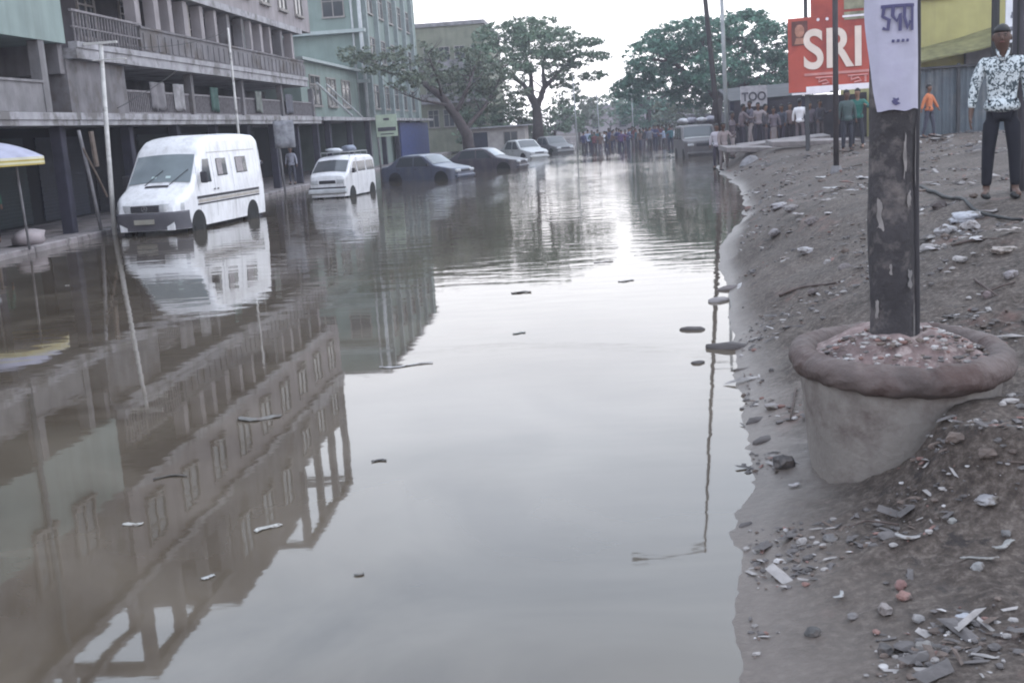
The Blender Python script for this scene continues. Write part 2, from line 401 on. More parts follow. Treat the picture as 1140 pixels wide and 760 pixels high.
# --- long balcony building
B_ = thing('balcony_building', 'long grimy plaster building with pillared balconies and open roof frames behind the white van', 'building', (-16, 43, 0))
b = MB(); block(b, -22, -13.02, 29.32, 57, 3.02, 3.2); b.box((-13.5, 29.32, 2.88), (-13.06, 57, 3.018)); wpart('canopy', b, M_slab, B_)
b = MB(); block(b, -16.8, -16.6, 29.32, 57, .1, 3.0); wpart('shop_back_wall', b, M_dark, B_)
for k in range(7):
    y = 29.6 + k * 4; b = MB()
    for q in range(24): b.box((-16.58, y + .2, .2 + q * .105), (-16.54 + .012 * (q % 2), y + 3.4, .3 + q * .105))
    wpart('shutter', b, (M_shutg, M_shut, M_dark)[k % 3], B_)
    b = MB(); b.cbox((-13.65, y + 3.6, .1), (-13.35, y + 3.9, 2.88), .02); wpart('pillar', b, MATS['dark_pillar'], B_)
# first floor: plaster bay, then open gallery
b = MB(); block(b, -16, -13.25, 29.33, 33.0, 3.202, 4.57); wpart('plaster_bay', b, M_brown, B_)
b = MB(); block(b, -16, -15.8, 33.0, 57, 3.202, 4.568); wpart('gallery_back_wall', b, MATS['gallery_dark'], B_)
b = MB()
for k in range(4):
    y0 = 33.2 + k * 5.9
    b.box((-13.42, y0, 3.22), (-13.34, y0 + 5.5, 3.27)); b.box((-13.42, y0, 3.86), (-13.34, y0 + 5.5, 3.92))
    for q in range(37): b.box((-13.395, y0 + .05 + q * .149, 3.27), (-13.365, y0 + .09 + q * .149, 3.86))
wpart('gallery_railing', b, M_rail, B_)
for k in range(5):
    y = 33.0 + k * 5.9; b = MB(); b.box((-13.5, y - .12, 3.202), (-13.26, y + .14, 4.568)); wpart('column', b, M_brown, B_)
for y, wd, cm in ((35.2, 1.2, (.16,.15,.16)), (37.2, .8, (.25,.24,.25)), (40.9, .9, (.05,.09,.08)), (46.5, 1.1, (.14,.15,.14)), (51.2, 1.4, (.10,.10,.12))):
    b = MB(); b.grid([[(-13.31 + .05 * math.sin(a * 5 + y), y + wd * a / 8, lerp(4.2, 3.35 + .06 * math.sin(a * 2), c / 6)) for c in range(7)] for a in range(9)], 0, (.012, 0, 0))
    o = wpart('hanging_cloth', b, mat('cloth_%.2f' % cm[0], cm, .9, .3, 4), B_, True); o['label'] = 'wash hung over the gallery railing'
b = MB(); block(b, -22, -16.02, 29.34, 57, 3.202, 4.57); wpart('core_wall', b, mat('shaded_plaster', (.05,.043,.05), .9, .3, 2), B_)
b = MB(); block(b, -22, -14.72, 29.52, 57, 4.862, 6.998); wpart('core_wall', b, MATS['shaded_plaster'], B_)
b = MB(); b.box((-15.9, 29.06, 4.2), (-13.3, 29.318, 4.945)); wpart('end_wall', b, M_brown, B_)
# balcony slab and second floor
b = MB(); block(b, -22, -13.0, 29.5, 54.6, 4.59, 4.86); b.box((-13.2, 29.5, 4.862), (-12.96, 54.6, 5.02)); wpart('balcony_slab', b, M_slab, B_)
b = MB()
for y in [29.6 + q * .2 for q in range(22)]: b.box((-13.06, y, 5.02), (-13.02, y + .035, 5.78))
b.box((-13.08, 29.5, 5.782), (-13.0, 34.2, 5.84)); b.box((-13.09, 29.5, 5.38), (-13.02, 34.2, 5.42)); wpart('balcony_railing', b, M_rail, B_)
b = MB(); block(b, -13.24, -13.1, 34.3, 54.5, 5.022, 5.72); b.box((-13.28, 34.3, 5.722), (-13.06, 54.5, 5.79))
for q in range(34): b.box((-13.098, 34.5 + q * .6, 5.1), (-13.07, 34.85 + q * .6, 5.6))
wpart('balcony_parapet', b, M_brown, B_)
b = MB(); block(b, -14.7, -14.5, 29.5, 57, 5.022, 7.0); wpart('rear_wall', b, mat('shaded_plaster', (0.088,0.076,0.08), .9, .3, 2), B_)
random.seed(3)
y = 34.4
while y < 54.3:
    wd = rnd(.22, .42); b = MB(); b.box((-13.55, y, 5.722 if False else 5.79), (-13.2, y + wd, 6.95)); wpart('column', b, M_pink if rnd(0, 1) < .6 else M_brown, B_)
    if rnd(0, 1) < .5: 
        g1 = rnd(.5, .9); b = MB(); b.box((-13.5, y + wd, 5.79), (-13.44, y + wd + g1, 6.95)); o = wpart('shutter', b, random.choice([M_pink, M_wood, M_green2, M_frame]), B_)
    y += rnd(1.1, 1.9)
for k in range(8):
    y = 30.2 + k * 3.1; win(B_, -14.5, y, y + 1.1, 5.5, 6.8, 2)
b = MB(); block(b, -22, -13.05, 29.5, 54.6, 7.0, 7.25); wpart('floor_slab', b, M_slab, B_)
b = MB(); block(b, -22, -13.2, 29.5, 57, 7.252, 9.7); wpart('upper_wall', b, M_pink, B_)
for k in range(9): win(B_, -13.2, 30.6 + k * 2.95, 31.9 + k * 2.95, 7.9, 9.1)
b = MB(); block(b, -22, -13.05, 29.5, 57, 9.702, 9.95); wpart('floor_slab', b, M_slab, B_)
b = MB(); block(b, -22, -13.2, 29.6, 37.5, 9.952, 10.6); block(b, -22, -13.2, 37.502, 47, 9.952, 14.1); block(b, -22, -13.2, 47.002, 57, 9.952, 12.2); wpart('attic_wall', b, M_brown, B_)
for k in range(3): win(B_, -13.2, 38.5 + k * 2.9, 39.8 + k * 2.9, 11.3, 12.8)
for k in range(3): win(B_, -13.2, 48 + k * 3, 49.3 + k * 3, 10.5, 11.6)
def roof_frame(root, x0, x1, y0, y1, z0, z1, ny, m):
    b = MB(); h = .32
    b.box((x1 - h, y0, z1 - h), (x1, y1, z1)); b.box((x0, y0, z1 - h), (x0 + h, y1, z1))
    b.box((x0 + h + .002, y0, z1 - h - .003), (x1 - h - .002, y0 + h, z1 - .003)); b.box((x0 + h + .002, y1 - h, z1 - h - .003), (x1 - h - .002, y1, z1 - .003))
    wpart('roof_beam', b, m, root)
    for k in range(ny):
        y = lerp(y0 + .02, y1 - .36, k / (ny - 1))
        for x in (x0 + .02, x1 - .34):
            b = MB(); b.box((x, y, z0), (x + .32, y + .34, z1 - h - .002)); wpart('roof_column', b, m, root)
roof_frame(B_, -17.5, -13.15, 29.8, 37.3, 10.6, 12.9, 4, M_conc)
roof_frame(B_, -17.5, -13.15, 47.6, 57, 12.2, 15.9, 4, M_conc)
b = MB(); b.box((-13.16, 50, 9.952), (-13.1, 57, 10.4)); wpart('sill_band', b, M_slab, B_)

# --- pale green block with its end wall towards us
C_ = thing('apartment_block', 'tall sea green block with blank end wall and pale ledges behind the white minivan', 'building', (-16, 86, 0))
b = MB(); block(b, -23, -13.9, 74, 99, .1, 13.6); wpart('wall', b, M_green2, C_)
b = MB(); block(b, -23.2, -13.7, 73.8, 99.2, 13.402, 13.7); wpart('roof', b, M_slab, C_)
for z in (5.45, 8.6, 11.7):
    b = MB(); b.box((-23, 73.45, z), (-13.55, 73.998, z + .22)); wpart('ledge', b, mat('pale_ledge', (0.288,0.32,0.32), .8, .1), C_)
for k in range(6):
    b = MB(); y = 75 + k * 4.1; b.box((-13.898, y, 3.3), (-13.62, y + .5, 13.39)); wpart('pilaster', b, mat('pale_pilaster', (0.216,0.248,0.248), .85, .15), C_)
for k in range(5):
    for z in (3.9, 7.0, 10.1): win(C_, -13.9, 76 + k * 4.1, 78.5 + k * 4.1, z, z + 1.5)
for x, z in ((-18.6, 9.7), (-16.2, 9.7)): win(C_, 74, x, x + 1.3, z, z + 1.3, face='y')
b = MB(); b.tube([(-13.8, 73.6, .1), (-13.8, 73.6, 13.4)], .12, 10); b.tube([(-14.35, 73.8, 3.2), (-14.35, 73.8, 13.4)], .07, 8); wpart('drainpipe', b, M_pipe, C_, True)
b = MB(); block(b, -20, -12.95, 57.1, 99, 3.02, 3.2); wpart('canopy', b, M_slab, C_)
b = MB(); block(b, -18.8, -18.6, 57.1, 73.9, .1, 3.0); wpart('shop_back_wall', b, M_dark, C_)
for k in range(7):
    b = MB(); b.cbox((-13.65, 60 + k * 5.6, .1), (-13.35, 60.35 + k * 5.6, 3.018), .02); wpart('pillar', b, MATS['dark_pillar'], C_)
b = MB(); block(b, -13.4, -13.3, 83, 98, .12, 2.9); o = wpart('blue_shutter', b, M_blue, C_)
# lean-to storey between the two blocks
G_ = thing('lean_to_room', 'low sea green room squeezed between the balcony building and the tall green block', 'building', (-17, 65, 0))
b = MB(); block(b, -21, -14.2, 58, 73, 3.21, 6.1); wpart('wall', b, M_green2, G_)
b = MB(); block(b, -21.2, -13.9, 57.8, 73.1, 6.102, 6.25); wpart('roof', b, MATS['pale_ledge'], G_)
for k in range(3): win(G_, -14.2, 60 + k * 4, 62.2 + k * 4, 3.9, 5.4)
b = MB(); b.tube([(-13.4, 58.2, 4.9), (-13.3, 66, 3.3)], .06, 6); b.tube([(-13.4, 60.4, 4.9), (-13.3, 69, 3.25)], .05, 6); wpart('stair_rail', b, M_pipe, G_)

# --- further away
D_ = thing('tenement', 'mossy brown tenement beyond the tall green block, half hidden by the leaning tree', 'building', (-13, 115, 0))
b = MB(); block(b, -24, -8.9, 108, 130, .1, 11.6); wpart('wall', b, M_olive, D_)
b = MB(); block(b, -24.2, -8.7, 107.8, 130.2, 11.602, 11.95); wpart('roof', b, M_conc, D_)
for z in (2.5, 5.2, 8.2):
    for k in range(4): win(D_, 108, -14.5 + k * 1.45, -13.6 + k * 1.45, z, z + 1.5, face='y')
b = MB()
for z in (4.6, 7.6): b.box((-15, 107.2, z), (-9, 107.998, z + .2)); b.box((-15, 107.2, z + .202), (-9, 107.3, z + .9))
wpart('balcony', b, M_conc, D_)
E_ = thing('low_shed', 'low pale walled shed under the big spreading tree on the left', 'shed', (-7, 90, 0))
b = MB(); block(b, -9.5, -4.6, 89, 95, -.1, 2.1); wpart('wall', b, mat('shed_wall', (.34,.31,.30), .9, .2, 2), E_)
b = MB(); b.box((-9.8, 88.6, 2.102), (-4.2, 95.3, 2.2)); wpart('roof', b, M_slab, E_)
win(E_, 89, -6.2, -5.2, .7, 1.7, face='y')
b = MB(); b.box((-8.6, 88.94, 0), (-7.5, 88.998, 1.8)); wpart('door', b, M_shut, E_)

# ------------------------------------------------------------------ right bank structures
M_fence = mat('blue_grey_sheet', (.085,.105,.125), .55, .2, 1.2, col2=(.13,.14,.15), c2f=(.5,.6))
fn = thing('sheet_metal_fence', 'blue grey corrugated metal fence below the yellow building on the right', 'fence', (13, 40, .7))
b = MB(); n = 150
b.grid([[(10.7 + k * .065, 40 + .03 * math.sin(k * 1.6), z) for z in (.55, 1.4, 2.3, 3.12)] for k in range(n)], 0, (0, .02, 0)); wpart('sheet', b, M_fence, fn)
for k in range(6):
    b = MB(); b.box((10.66 + k * 1.9, 39.88, .5), (10.76 + k * 1.9, 39.96, 3.25)); wpart('post', b, mat('dark_post', (.05,.05,.055), .7), fn)
b = MB(); b.box((10.6, 39.86, 3.122), (20.5, 40.1, 3.2)); wpart('top_rail', b, MATS['dark_post'], fn)

M_yel = streaky(mat('yellow_plaster', (0.352,0.32,0.136), .9, .1, 1.5), (.2,.18,.1), .4)
yb = thing('yellow_building', 'pale yellow building with sloping awning above the metal fence on the right', 'building', (15, 47, 0))
b = MB(); block(b, 12.0, 26, 45, 55, .3, 9); wpart('wall', b, M_yel, yb)
b = MB(); b.box((11.6, 44.6, 4.95), (12.0, 44.998, 9)); wpart('pink_pilaster', b, mat('pinkish_paint', (.42,.30,.32), .8, .1), yb)
b = MB(); b.grid([[(11.6, 44.99, 3.75), (14.2, 44.99, 4.25), (17.5, 44.99, 5.1)], [(11.6, 43.4, 3.35), (14.4, 43.2, 3.75), (17.5, 43.2, 4.5)]], 0, (0, 0, .07)); wpart('awning', b, mat('awning_olive', (.16,.15,.07), .8, .3, 3), yb)
b = MB(); b.box((14.4, 44.7, 2.2), (20, 44.998, 4.0)); wpart('grey_shopfront', b, mat('shopfront', (.13,.125,.135), .8, .4, 1.5), yb)
for x in (12.7, 15.4): win(yb, 45, x, x + 1.2, 5.9, 7.2, face='y')
bs = thing('notice_board', 'white printed sign board on a post beside the yellow building, above the standing man', 'sign', (13.9, 38.5, .7))
b = MB(); b.box((13.6, 38.44, 3.75), (14.75, 38.5, 5.1)); wpart('panel', b, mat('sign_white', (.62,.62,.66), .6, .08), bs)
b = MB(); b.tube([(13.3, 38.5, .6), (13.3, 38.5, 5.6)], .13, 8); b.box((13.3, 38.46, 5.25), (15.2, 38.54, 5.4)); wpart('post', b, M_black, bs)
b = MB(); random.seed(8)
for k in range(14): 
    x = rnd(13.7, 14.4); z = rnd(3.85, 4.9); b.box((x, 38.425, z), (x + rnd(.08, .3), 38.439, z + rnd(.04, .12)))
wpart('printing', b, mat('ink_grey', (.16,.16,.2), .7), bs)

# compound wall below the hoarding
cw = thing('compound_wall', 'dark stained compound wall behind the crowd under the red hoarding', 'wall', (9, 50, .3))
b = MB()
for k in range(12):
    x = 6.3 + k * .75; b.box((x, 50.02, -.2), (x + .748, 50.22, 2.55 + .05 * (k % 2)))
wpart('panel', b, streaky(mat('stained_wall', (.055,.048,.058), .9, .3, 1.5), (.03,.028,.035), .6), cw)
for k in range(7):
    x = 6.25 + k * 1.5; b = MB(); b.box((x, 49.9, -.2), (x + .16, 50.0, 2.55)); wpart('post', b, MATS['dark_pillar'], cw)

# red hoarding, turned a little towards the road
M_red = mat('hoarding_red', (.36,.062,.042), .55, .2, .9, col2=(.22,.035,.03), c2f=(.5,.65))
hb = thing('hoarding', 'large red advertising hoarding reading SRI in cream letters beside the road', 'billboard', (6.72, 38.4, 0), math.radians(-13))
def hp(name, mb, m): return mb.build(name, m, hb)
b = MB(); b.box((0, 0, 2.62), (3.6, .1, 4.96)); b.box((.72, .004, 4.962), (3.6, .096, 7.6)); hp('panel', b, M_red)
b = MB(); b.box((1.75, -.02, 4.78), (3.58, -.002, 5.02)); b.box((1.75, -.015, 5.1), (3.58, -.002, 7.5)); hp('upper_picture', b, mat('olive_print', (.20,.19,.13), .6, .5, 3))
for lo, hi in (((1.7, -.03, 4.86), (3.58, -.021, 4.92)), ((.55, -.03, 2.6), (3.58, -.004, 2.78)), ((.1, -.03, 2.54), (1.3, -.004, 2.598))):
    b = MB(); b.box(lo, hi); hp('white_strip', b, mat('strip_white', (.72,.66,.70), .6, .1))
b = MB(); b.box((.12, -.02, 4.1), (.62, -.004, 4.86)); hp('portrait_backing', b, mat('brown_print', (.10,.035,.03), .6, .3, 4))
b = MB()
b.lathe([(.001, -.21), (.10, -.17), (.15, -.04), (.14, .08), (.08, .18), (.001, .2)], 14, (0, 0, 0))
b.v = [(x + .37, y * .04 - .03, z + 4.55) for x, y, z in b.v]; b.add([(.2, -.028, 4.14), (.56, -.028, 4.14), (.5, -.028, 4.33), (.26, -.028, 4.33)], [(0, 1, 2, 3)])
hp('portrait', b, mat('print_skin', (.36,.17,.12), .6, .3, 6))
for k in range(3):
    b = MB(); b.lathe([(.001, 0), (.045, 0), (.05, .01)], 10); b.v = [(x + .95 + k * .28, -.012 - z, y + 4.86) for x, y, z in b.v]; hp('dot', b, MATS['strip_white'])
b = MB()
for x in (.5, 3.2): b.box((x, .102, -.4), (x + .12, .22, 7.4))
for x in (.5, 3.2): b.tube([(x + .06, .2, 4.4), (x + .06, 1.7, .1)], .04, 6)
hp('support_frame', b, MATS['dark_post'])
def text(s, size, m, parent, M, name='lettering', bold=.0, ext=.01, sx=1.0, align='LEFT'):
    cu = bpy.data.curves.new(name, 'FONT'); cu.body = s; cu.size = size; cu.extrude = ext; cu.offset = bold; cu.align_x = align
    t = bpy.data.objects.new('tmp', cu); COL.objects.link(t)
    bpy.context.view_layer.update()
    me = bpy.data.meshes.new_from_object(t.evaluated_get(bpy.context.evaluated_depsgraph_get()))
    bpy.data.objects.remove(t); me.transform(Matrix.Diagonal((sx, 1, 1, 1))); me.transform(M); me.materials.clear(); me.materials.append(m)
    o = bpy.data.objects.new(name, me); COL.objects.link(o); o.parent = parent; return o
RX = Matrix.Rotation(math.radians(90), 4, 'X')
text('SRI', 1.72, mat('letter_cream', (0.64,0.528,0.464), .6, .08), hb, Matrix.Translation((.46, -.03, 3.36)) @ RX, bold=.035, sx=.84)
b = MB(); b.box((.5, -.03, 3.12), (3.3, -.004, 3.2)); hp('underline', b, mat('dull_pink', (.50,.22,.20), .6, .2))
# second line: worn headline script, shapes only partly legible
for x in (.85, 1.85, 2.6):
    for pts, r in (([(x, -.02, 3.04), (x + .62, -.02, 3.04)], .03), ([(x + .12, -.022, 3.03), (x + .1, -.022, 2.9), (x + .32, -.022, 2.96), (x + .42, -.022, 2.86), (x + .2, -.022, 2.82)], .035), ([(x + .54, -.018, 3.04), (x + .54, -.018, 2.82)], .035)):
        b = MB(); b.tube(pts, r, 5); hp('script_stroke', b, MATS['dull_pink'])

# small white board on a pole among the crowd
tb = thing('road_board', 'small white board with dark round letters standing above the crowd on the right', 'sign', (7.15, 49.2, .30))
b = MB(); b.box((-.55, -.03, 2.0), (.55, .03, 2.85)); b.build('panel', mat('board_white', (.34,.32,.34), .7, .3, 4), tb)
b = MB(); b.tube([(-.3, .05, -.3), (-.3, .05, 2.7)], .035, 6); b.tube([(.3, .05, -.3), (.3, .05, 2.7)], .035, 6); b.build('leg', MATS['dark_post'], tb)
text('TOO', .5, mat('ink_dark', (.07,.065,.08), .7), tb, Matrix.Translation((-.5, -.045, 2.24)) @ RX, bold=.012, sx=.9)
# shed roofs beyond the wall
sr = thing('tin_shed', 'low tin roofed shed behind the compound wall beside the hoarding', 'shed', (9.5, 60, 0))
b = MB(); b.box((7.6, 58, 0), (12, 62, 2.7)); wpart('wall', b, MATS['stained_wall'], sr)
b = MB(); b.grid([[(7.2, 57.4, 2.6), (12.2, 57.4, 2.75)], [(7.2, 62.5, 3.3), (12.2, 62.5, 3.4)]], 0, (0, 0, .06)); wpart('roof', b, mat('tin', (.045,.045,.05), .9, .3, 2), sr)
# wall running away along the right side
lw = thing('boundary_wall', 'long low grey wall running away behind the crowd on the right', 'wall', (11, 90, 0))
b = MB(); b.box((12.2, 62.6, -.2), (12.45, 160, 2.1)); wpart('panel', b, MATS['stained_wall'], lw)

# ------------------------------------------------------------------ poles
def lean_pole(name, label, cat, p0, p1, r0, r1, m, extra=None, group=None):
    t = thing(name, label, cat, p0, 0, group)
    b = MB(); p0 = Vector(p0); p1 = Vector(p1); b.tube([(0,0,-.4), (p1 - p0) * .5, p1 - p0], [r0, (r0 + r1) / 2, r1], 10); b.build('shaft', m, t, True)
    return t
M_pale = mat('whitewashed_pole', (.52,.50,.49), .8, .2, 3, col2=(.22,.2,.2), c2f=(.55,.65))
M_dk = mat('rusty_dark_steel', (.045,.038,.042), .7, .3, 4)
t = lean_pole('bracket_pole', 'whitewashed pole with crossbar standing behind the white van in front of the balconies', 'pole', (-12.5, 29.2, .1), (-12.5, 29.9, 4.95), .07, .055, M_pale)
b = MB(); b.box((-.45, .62, 4.83), (.45, .72, 4.89)); b.box((-.2, .5, 4.4), (.7, .56, 4.43)); b.build('crossbar', M_pale, t)
t = lean_pole('stay_pole', 'short grey prop pole tied against the foot of the crossbar pole', 'pole', (-12.75, 29.1, .1), (-13.0, 29.0, 2.75), .05, .045, mat('prop_grey', (.17,.16,.17), .8, .3))
b = MB(); b.tube([(-.2, -.1, 2.2), (.1, -.15, 1.5), (.2, .1, .9)], .03, 6); b.tube([(.05, -.05, 2.6), (.12, -.12, 1.7)], .07, 6); b.build('binding', M_wood, t)
t = lean_pole('wire_pole', 'thin pale pole rising behind the roof of the white van', 'pole', (-12.6, 41.4, .1), (-12.75, 42, 6.3), .05, .04, M_pale)
p = onz(318, 222, .1)
t = lean_pole('sign_pole', 'thin grey pole carrying a hanging white notice between the two white vans', 'sign', (-12.3, 46, .1), (-12.45, 46.2, 3.0), .045, .04, mat('prop_grey', (.17,.16,.17)))
b = MB(); b.grid([[(-.25 + .85 * a / 5, .05 + .03 * math.sin(a * 2), 2.85 - 1.1 * c / 5) for c in range(6)] for a in range(6)], 0, (0, .012, 0)); b.build('notice', mat('dirty_notice', (.30,.30,.33), .8, .35, 5), t, True)
t = lean_pole('shop_sign', 'pale green square shop sign on a pole right of the small white van', 'sign', (-10.8, 60, 0), (-10.85, 60.1, 3.2), .05, .05, MATS['prop_grey'])
b = MB(); b.box((-.05, -.1, 2.02), (1.05, -.04, 3.15)); b.build('panel', mat('sign_green', (.36,.42,.33), .7, .15), t)
b = MB(); b.box((.02, -.115, 2.3), (.98, -.101, 2.5)); b.box((.35, -.115, 2.85), (.65, -.101, 2.97)); b.box((.15, -.115, 2.12), (.85, -.101, 2.18)); b.build('lettering_band', mat('ink_dark', (.07,.065,.08)), t)

mast = thing('lighting_mast', 'very tall leaning dark lamp mast with one arm reaching over the flooded road', 'street lamp', (5.95, 51, .2))
b = MB(); b.tube([(0, 0, -.5), (-.22, 0, 3), (-.5, 0, 6.8), (-1.3, 0, 17.8)], [.13, .12, .1, .05], 10); b.build('shaft', M_dk, mast, True)
b = MB(); b.tube([(-1.28, 0, 17.6), (-2.4, 0, 17.9), (-4.1, 0, 18.1)], [.05, .04, .035], 8); b.build('arm', M_dk, mast, True)
b = MB(); b.cbox((-4.75, -.14, 18.0), (-4.0, .14, 18.18), .04); b.build('lamp_head', M_pipe, mast)
pp = lean_pole('power_pole', 'slender pale grey power pole standing just right of the lighting mast', 'pole', (6.35, 52, .2), (6.25, 52, 9.6), .11, .07, M_pipe)
b = MB(); b.box((-.9, -.05, 9.0), (.7, .05, 9.1)); b.build('crossarm', M_dk, pp)
q = ong(931, 192)
tp = lean_pole('steel_post', 'thin dark rusty steel post planted on the rubbish bank in front of the red hoarding', 'pole', (q.x, q.y, gz(q.x, q.y) ), (q.x + .02, q.y, 6.6), .062, .058, M_dk)
b = MB(); b.lathe([(.001, .12), (.1, .1), (.13, 0), (.14, -.2)], 10); b.build('footing', M_conc, tp)
rp = lean_pole('edge_pole', 'dark pole cut by the right edge of the picture beside the standing man', 'pole', (4.72, 12.9, .9), (4.70, 12.9, 5.2), .075, .07, mat('pole_tar', (.06,.055,.065), .75, .25, 3))
b = MB(); b.tube([(-.05, -.09, 1.0), (-.06, -.09, 2.4)], .012, 5); b.build('cable', M_black, rp)
# far poles over the water
for (px, y, h, lb) in ((643, 92, 5.6, 'thin far pole left of the wading crowd'), (668, 110, 5.0, 'second thin far pole above the wading crowd'), (706, 130, 6, 'thin far pole above the middle of the wading crowd')):
    q = atd(px, 160, y); lean_pole('utility_pole', lb, 'pole', (q.x, y, 0), (q.x - .1, y, h), .06, .04, M_pipe, group=None)
# overhead wires
def wire(p0, p1, sag, label):
    p0 = Vector(p0); p1 = Vector(p1); b = MB()
    b.tube([p0.lerp(p1, i / 14) - Vector((0, 0, sag * 4 * (i / 14) * (1 - i / 14))) for i in range(15)], .012, 4)
    tag(b.build('overhead_wire', M_black), label, 'wire')
wire((6.25, 52, 9.05), (-13, 57, 9.5), .8, 'sagging wire crossing above the road from the power pole to the balcony building')
wire((6.9, 52, 9.05), (12, 45, 7.6), .3, 'short wire from the power pole to the yellow building')
wire((-12.45, 29.9, 4.9), (-12.75, 42, 6.2), .25, 'wire strung between the crossbar pole and the thin pale pole')
wire((-12.9, 36.5, 4.55), (-12.55, 30.6, 3.3), .05, 'slanting stay wire below the balcony slab')

# ------------------------------------------------------------------ near pole and its planter
PX, PY = 1.73, 6.42
M_tarry = mat('tarred_pole', (.035,.031,.034), .85, .35, 5, .5, 30, col2=(.13,.112,.108), c2f=(.52,.66), c2scale=4.5)
np_ = thing('painted_pole', 'thick dark weathered pole rising out of the round planter in the foreground', 'pole', (PX - .03, PY + .1, .5))
b = MB(); pts = []; rad = []
for k in range(20):
    z = k * .2; pts.append((.006 * math.sin(k * .9) - .0 * k, 0, z)); rad.append(.129 + .004 * math.sin(k * 1.7) - .0007 * k)
b.tube(pts, rad, 28); b.build('shaft', M_tarry, np_, True)
b = MB(); b.tube([(.120 + .004 * math.sin(k), -.045, k * .25) for k in range(16)], [.021] * 16, 8); b.build('conduit', mat('conduit_black', (.025,.022,.026), .7, .3), np_, True)
# flakes of paint and old paste on the pole
M_flake = mat('old_paste', (.20,.18,.175), .85, .3, 10)
def pole_patch(a0, z0, aw, zh, seed, m, name, r=.133, n=9, ragged=.6, nz=None):
    """curved sheet stuck on the pole: angle from the camera side, height above the pole's base"""
    b = MB(); P = []
    nz = nz or n
    for j in range(nz + 1):
        v = j / nz; e0 = ragged * aw * noise.noise(Vector((seed, v * 3, 0))); e1 = ragged * aw * noise.noise(Vector((seed + 5, v * 3, 0)))
        row = []
        for i in range(n + 1):
            a = lerp(a0 - aw / 2 + e0, a0 + aw / 2 + e1, i / n); zz = z0 + zh * v + (ragged * zh * .4 * noise.noise(Vector((i / n * 2.5, seed, 3))) if j in (0, nz) else 0)
            rr = r + .002 * noise.noise(Vector((a * 6, zz * 9, seed)))
            row.append((rr * math.sin(a), -rr * math.cos(a), zz))
        P.append(row)
    b.grid(P); return b.build(name, m, np_, True)
for k, (a, z, aw, zh) in enumerate(((.55, .62, .22, .1), (.5, 1.08, .2, .08), (-.75, .95, .25, .16), (.85, .3, .1, .22), (.3, 1.25, .12, .2), (-.3, .7, .1, .06), (.95, 1.2, .08, .3), (-.9, .45, .16, .1))):
    pole_patch(a, z, aw, zh, k * 3.3, M_flake if k % 3 else mat('bare_patch', (.15,.14,.14), .8), 'paint_flake')
# the wrapped sheet
M_paper = mat('pasted_sheet', (0.352,0.336,0.416), .75, .12, 5, .3, 14, col2=(.33,.31,.40), c2f=(.5,.7))
b = MB(); P = []
NZ, NA = 26, 30
for j in range(NZ + 1):
    v = j / NZ; z = 1.60 + v * 1.25
    wl = -1.45 + .62 * max(0, 1 - v / .42) ** 1.3 + .05 * noise.noise(Vector((v * 6, 0, 2)))
    wr = 1.02 + .18 * v + .05 * noise.noise(Vector((v * 6, 4, 2)))
    row = []
    for i in range(NA + 1):
        a = lerp(wl, wr, i / NA); r = .140 + .010 * noise.noise(Vector((a * 2.2, v * 3.5, 7))) + .022 * max(0, -a - .9) * (1 - abs(v - .45))
        row.append((r * math.sin(a), -r * math.cos(a), z + (.03 * noise.noise(Vector((a * 2, 1, 1))) if j == 0 else 0)))
    P.append(row)
b.grid(P); sheet = b.build('poster_sheet', M_paper, np_, True); sheet['label'] = 'lilac white sheet pasted round the pole with dark headline script at its top'
# script at the top of the sheet: headline bar with three hanging letters
M_ink = mat('poster_ink', (.06,.055,.12), .7, .2)
def on_sheet(pts, r, name='script_letter'):
    b = MB(); b.tube([(.153 * math.sin(a), -.153 * math.cos(a), z) for a, z in pts], r, 6); b.v = [(x * (.153 + (math.hypot(x, y) - .153) * .12) / math.hypot(x, y), y * (.153 + (math.hypot(x, y) - .153) * .12) / math.hypot(x, y), z) for x, y, z in b.v]; return b.build(name, M_ink, sheet, False)
zt = 2.145
on_sheet([(-.62 + k * .1, zt) for k in range(13)], .009, 'headline_bar')
on_sheet([(-.50, zt), (-.56, zt - .05), (-.34, zt - .07), (-.38, zt - .12), (-.56, zt - .11)], .010)
on_sheet([(-.2, zt), (-.22, zt - .05), (-.08, zt - .08), (.04, zt - .04), (.03, zt - .13)], .010)
on_sheet([(.2, zt), (.18, zt - .06), (.32, zt - .12), (.42, zt - .08)], .010)
on_sheet([(.5, zt), (.5, zt - .13)], .010)
for k in range(4): on_sheet([(-.25 + k * .17, zt - .18), (-.16 + k * .17, zt - .182)], .008)
pole_patch(-.12, 1.63, .22, .035, 2, M_ink, 'smudge', r=.150)

M_ring = mat('ring_concrete', (.092,.070,.066), .85, .3, 4, .9, 22, col2=(.06,.036,.032), c2f=(.47,.6), c2scale=2.2)
M_pipec = mat('pipe_concrete', (0.18,0.16,0.148), .8, .18, 2.5, .35, 30, col2=(.085,.065,.06), c2f=(.46,.66), c2scale=3.2)
pl = thing('round_planter', 'broken concrete drain ring with thick brown rim used as planter round the pole', 'planter', (PX + .01, PY + .13, .16))
pl.scale = (.96, 1.22, 1)
b = MB(); b.lathe([(.46, -.35), (.50, -.2), (.525, .0), (.545, .2), (.565, .42), (.56, .5), (.49, .5), (.47, .3), (.46, -.1)], 72, (0, 0, 0), 0, .008, 1); b.build('body', M_pipec, pl, True)
prof = [(.545 + .085 * math.cos(a) , .545 + .08 * math.sin(a) ) for a in [k * 2 * math.pi / 30 for k in range(31)]]
b = MB(); b.lathe(prof, 200, (0, 0, 0), 0, .035, 4); 
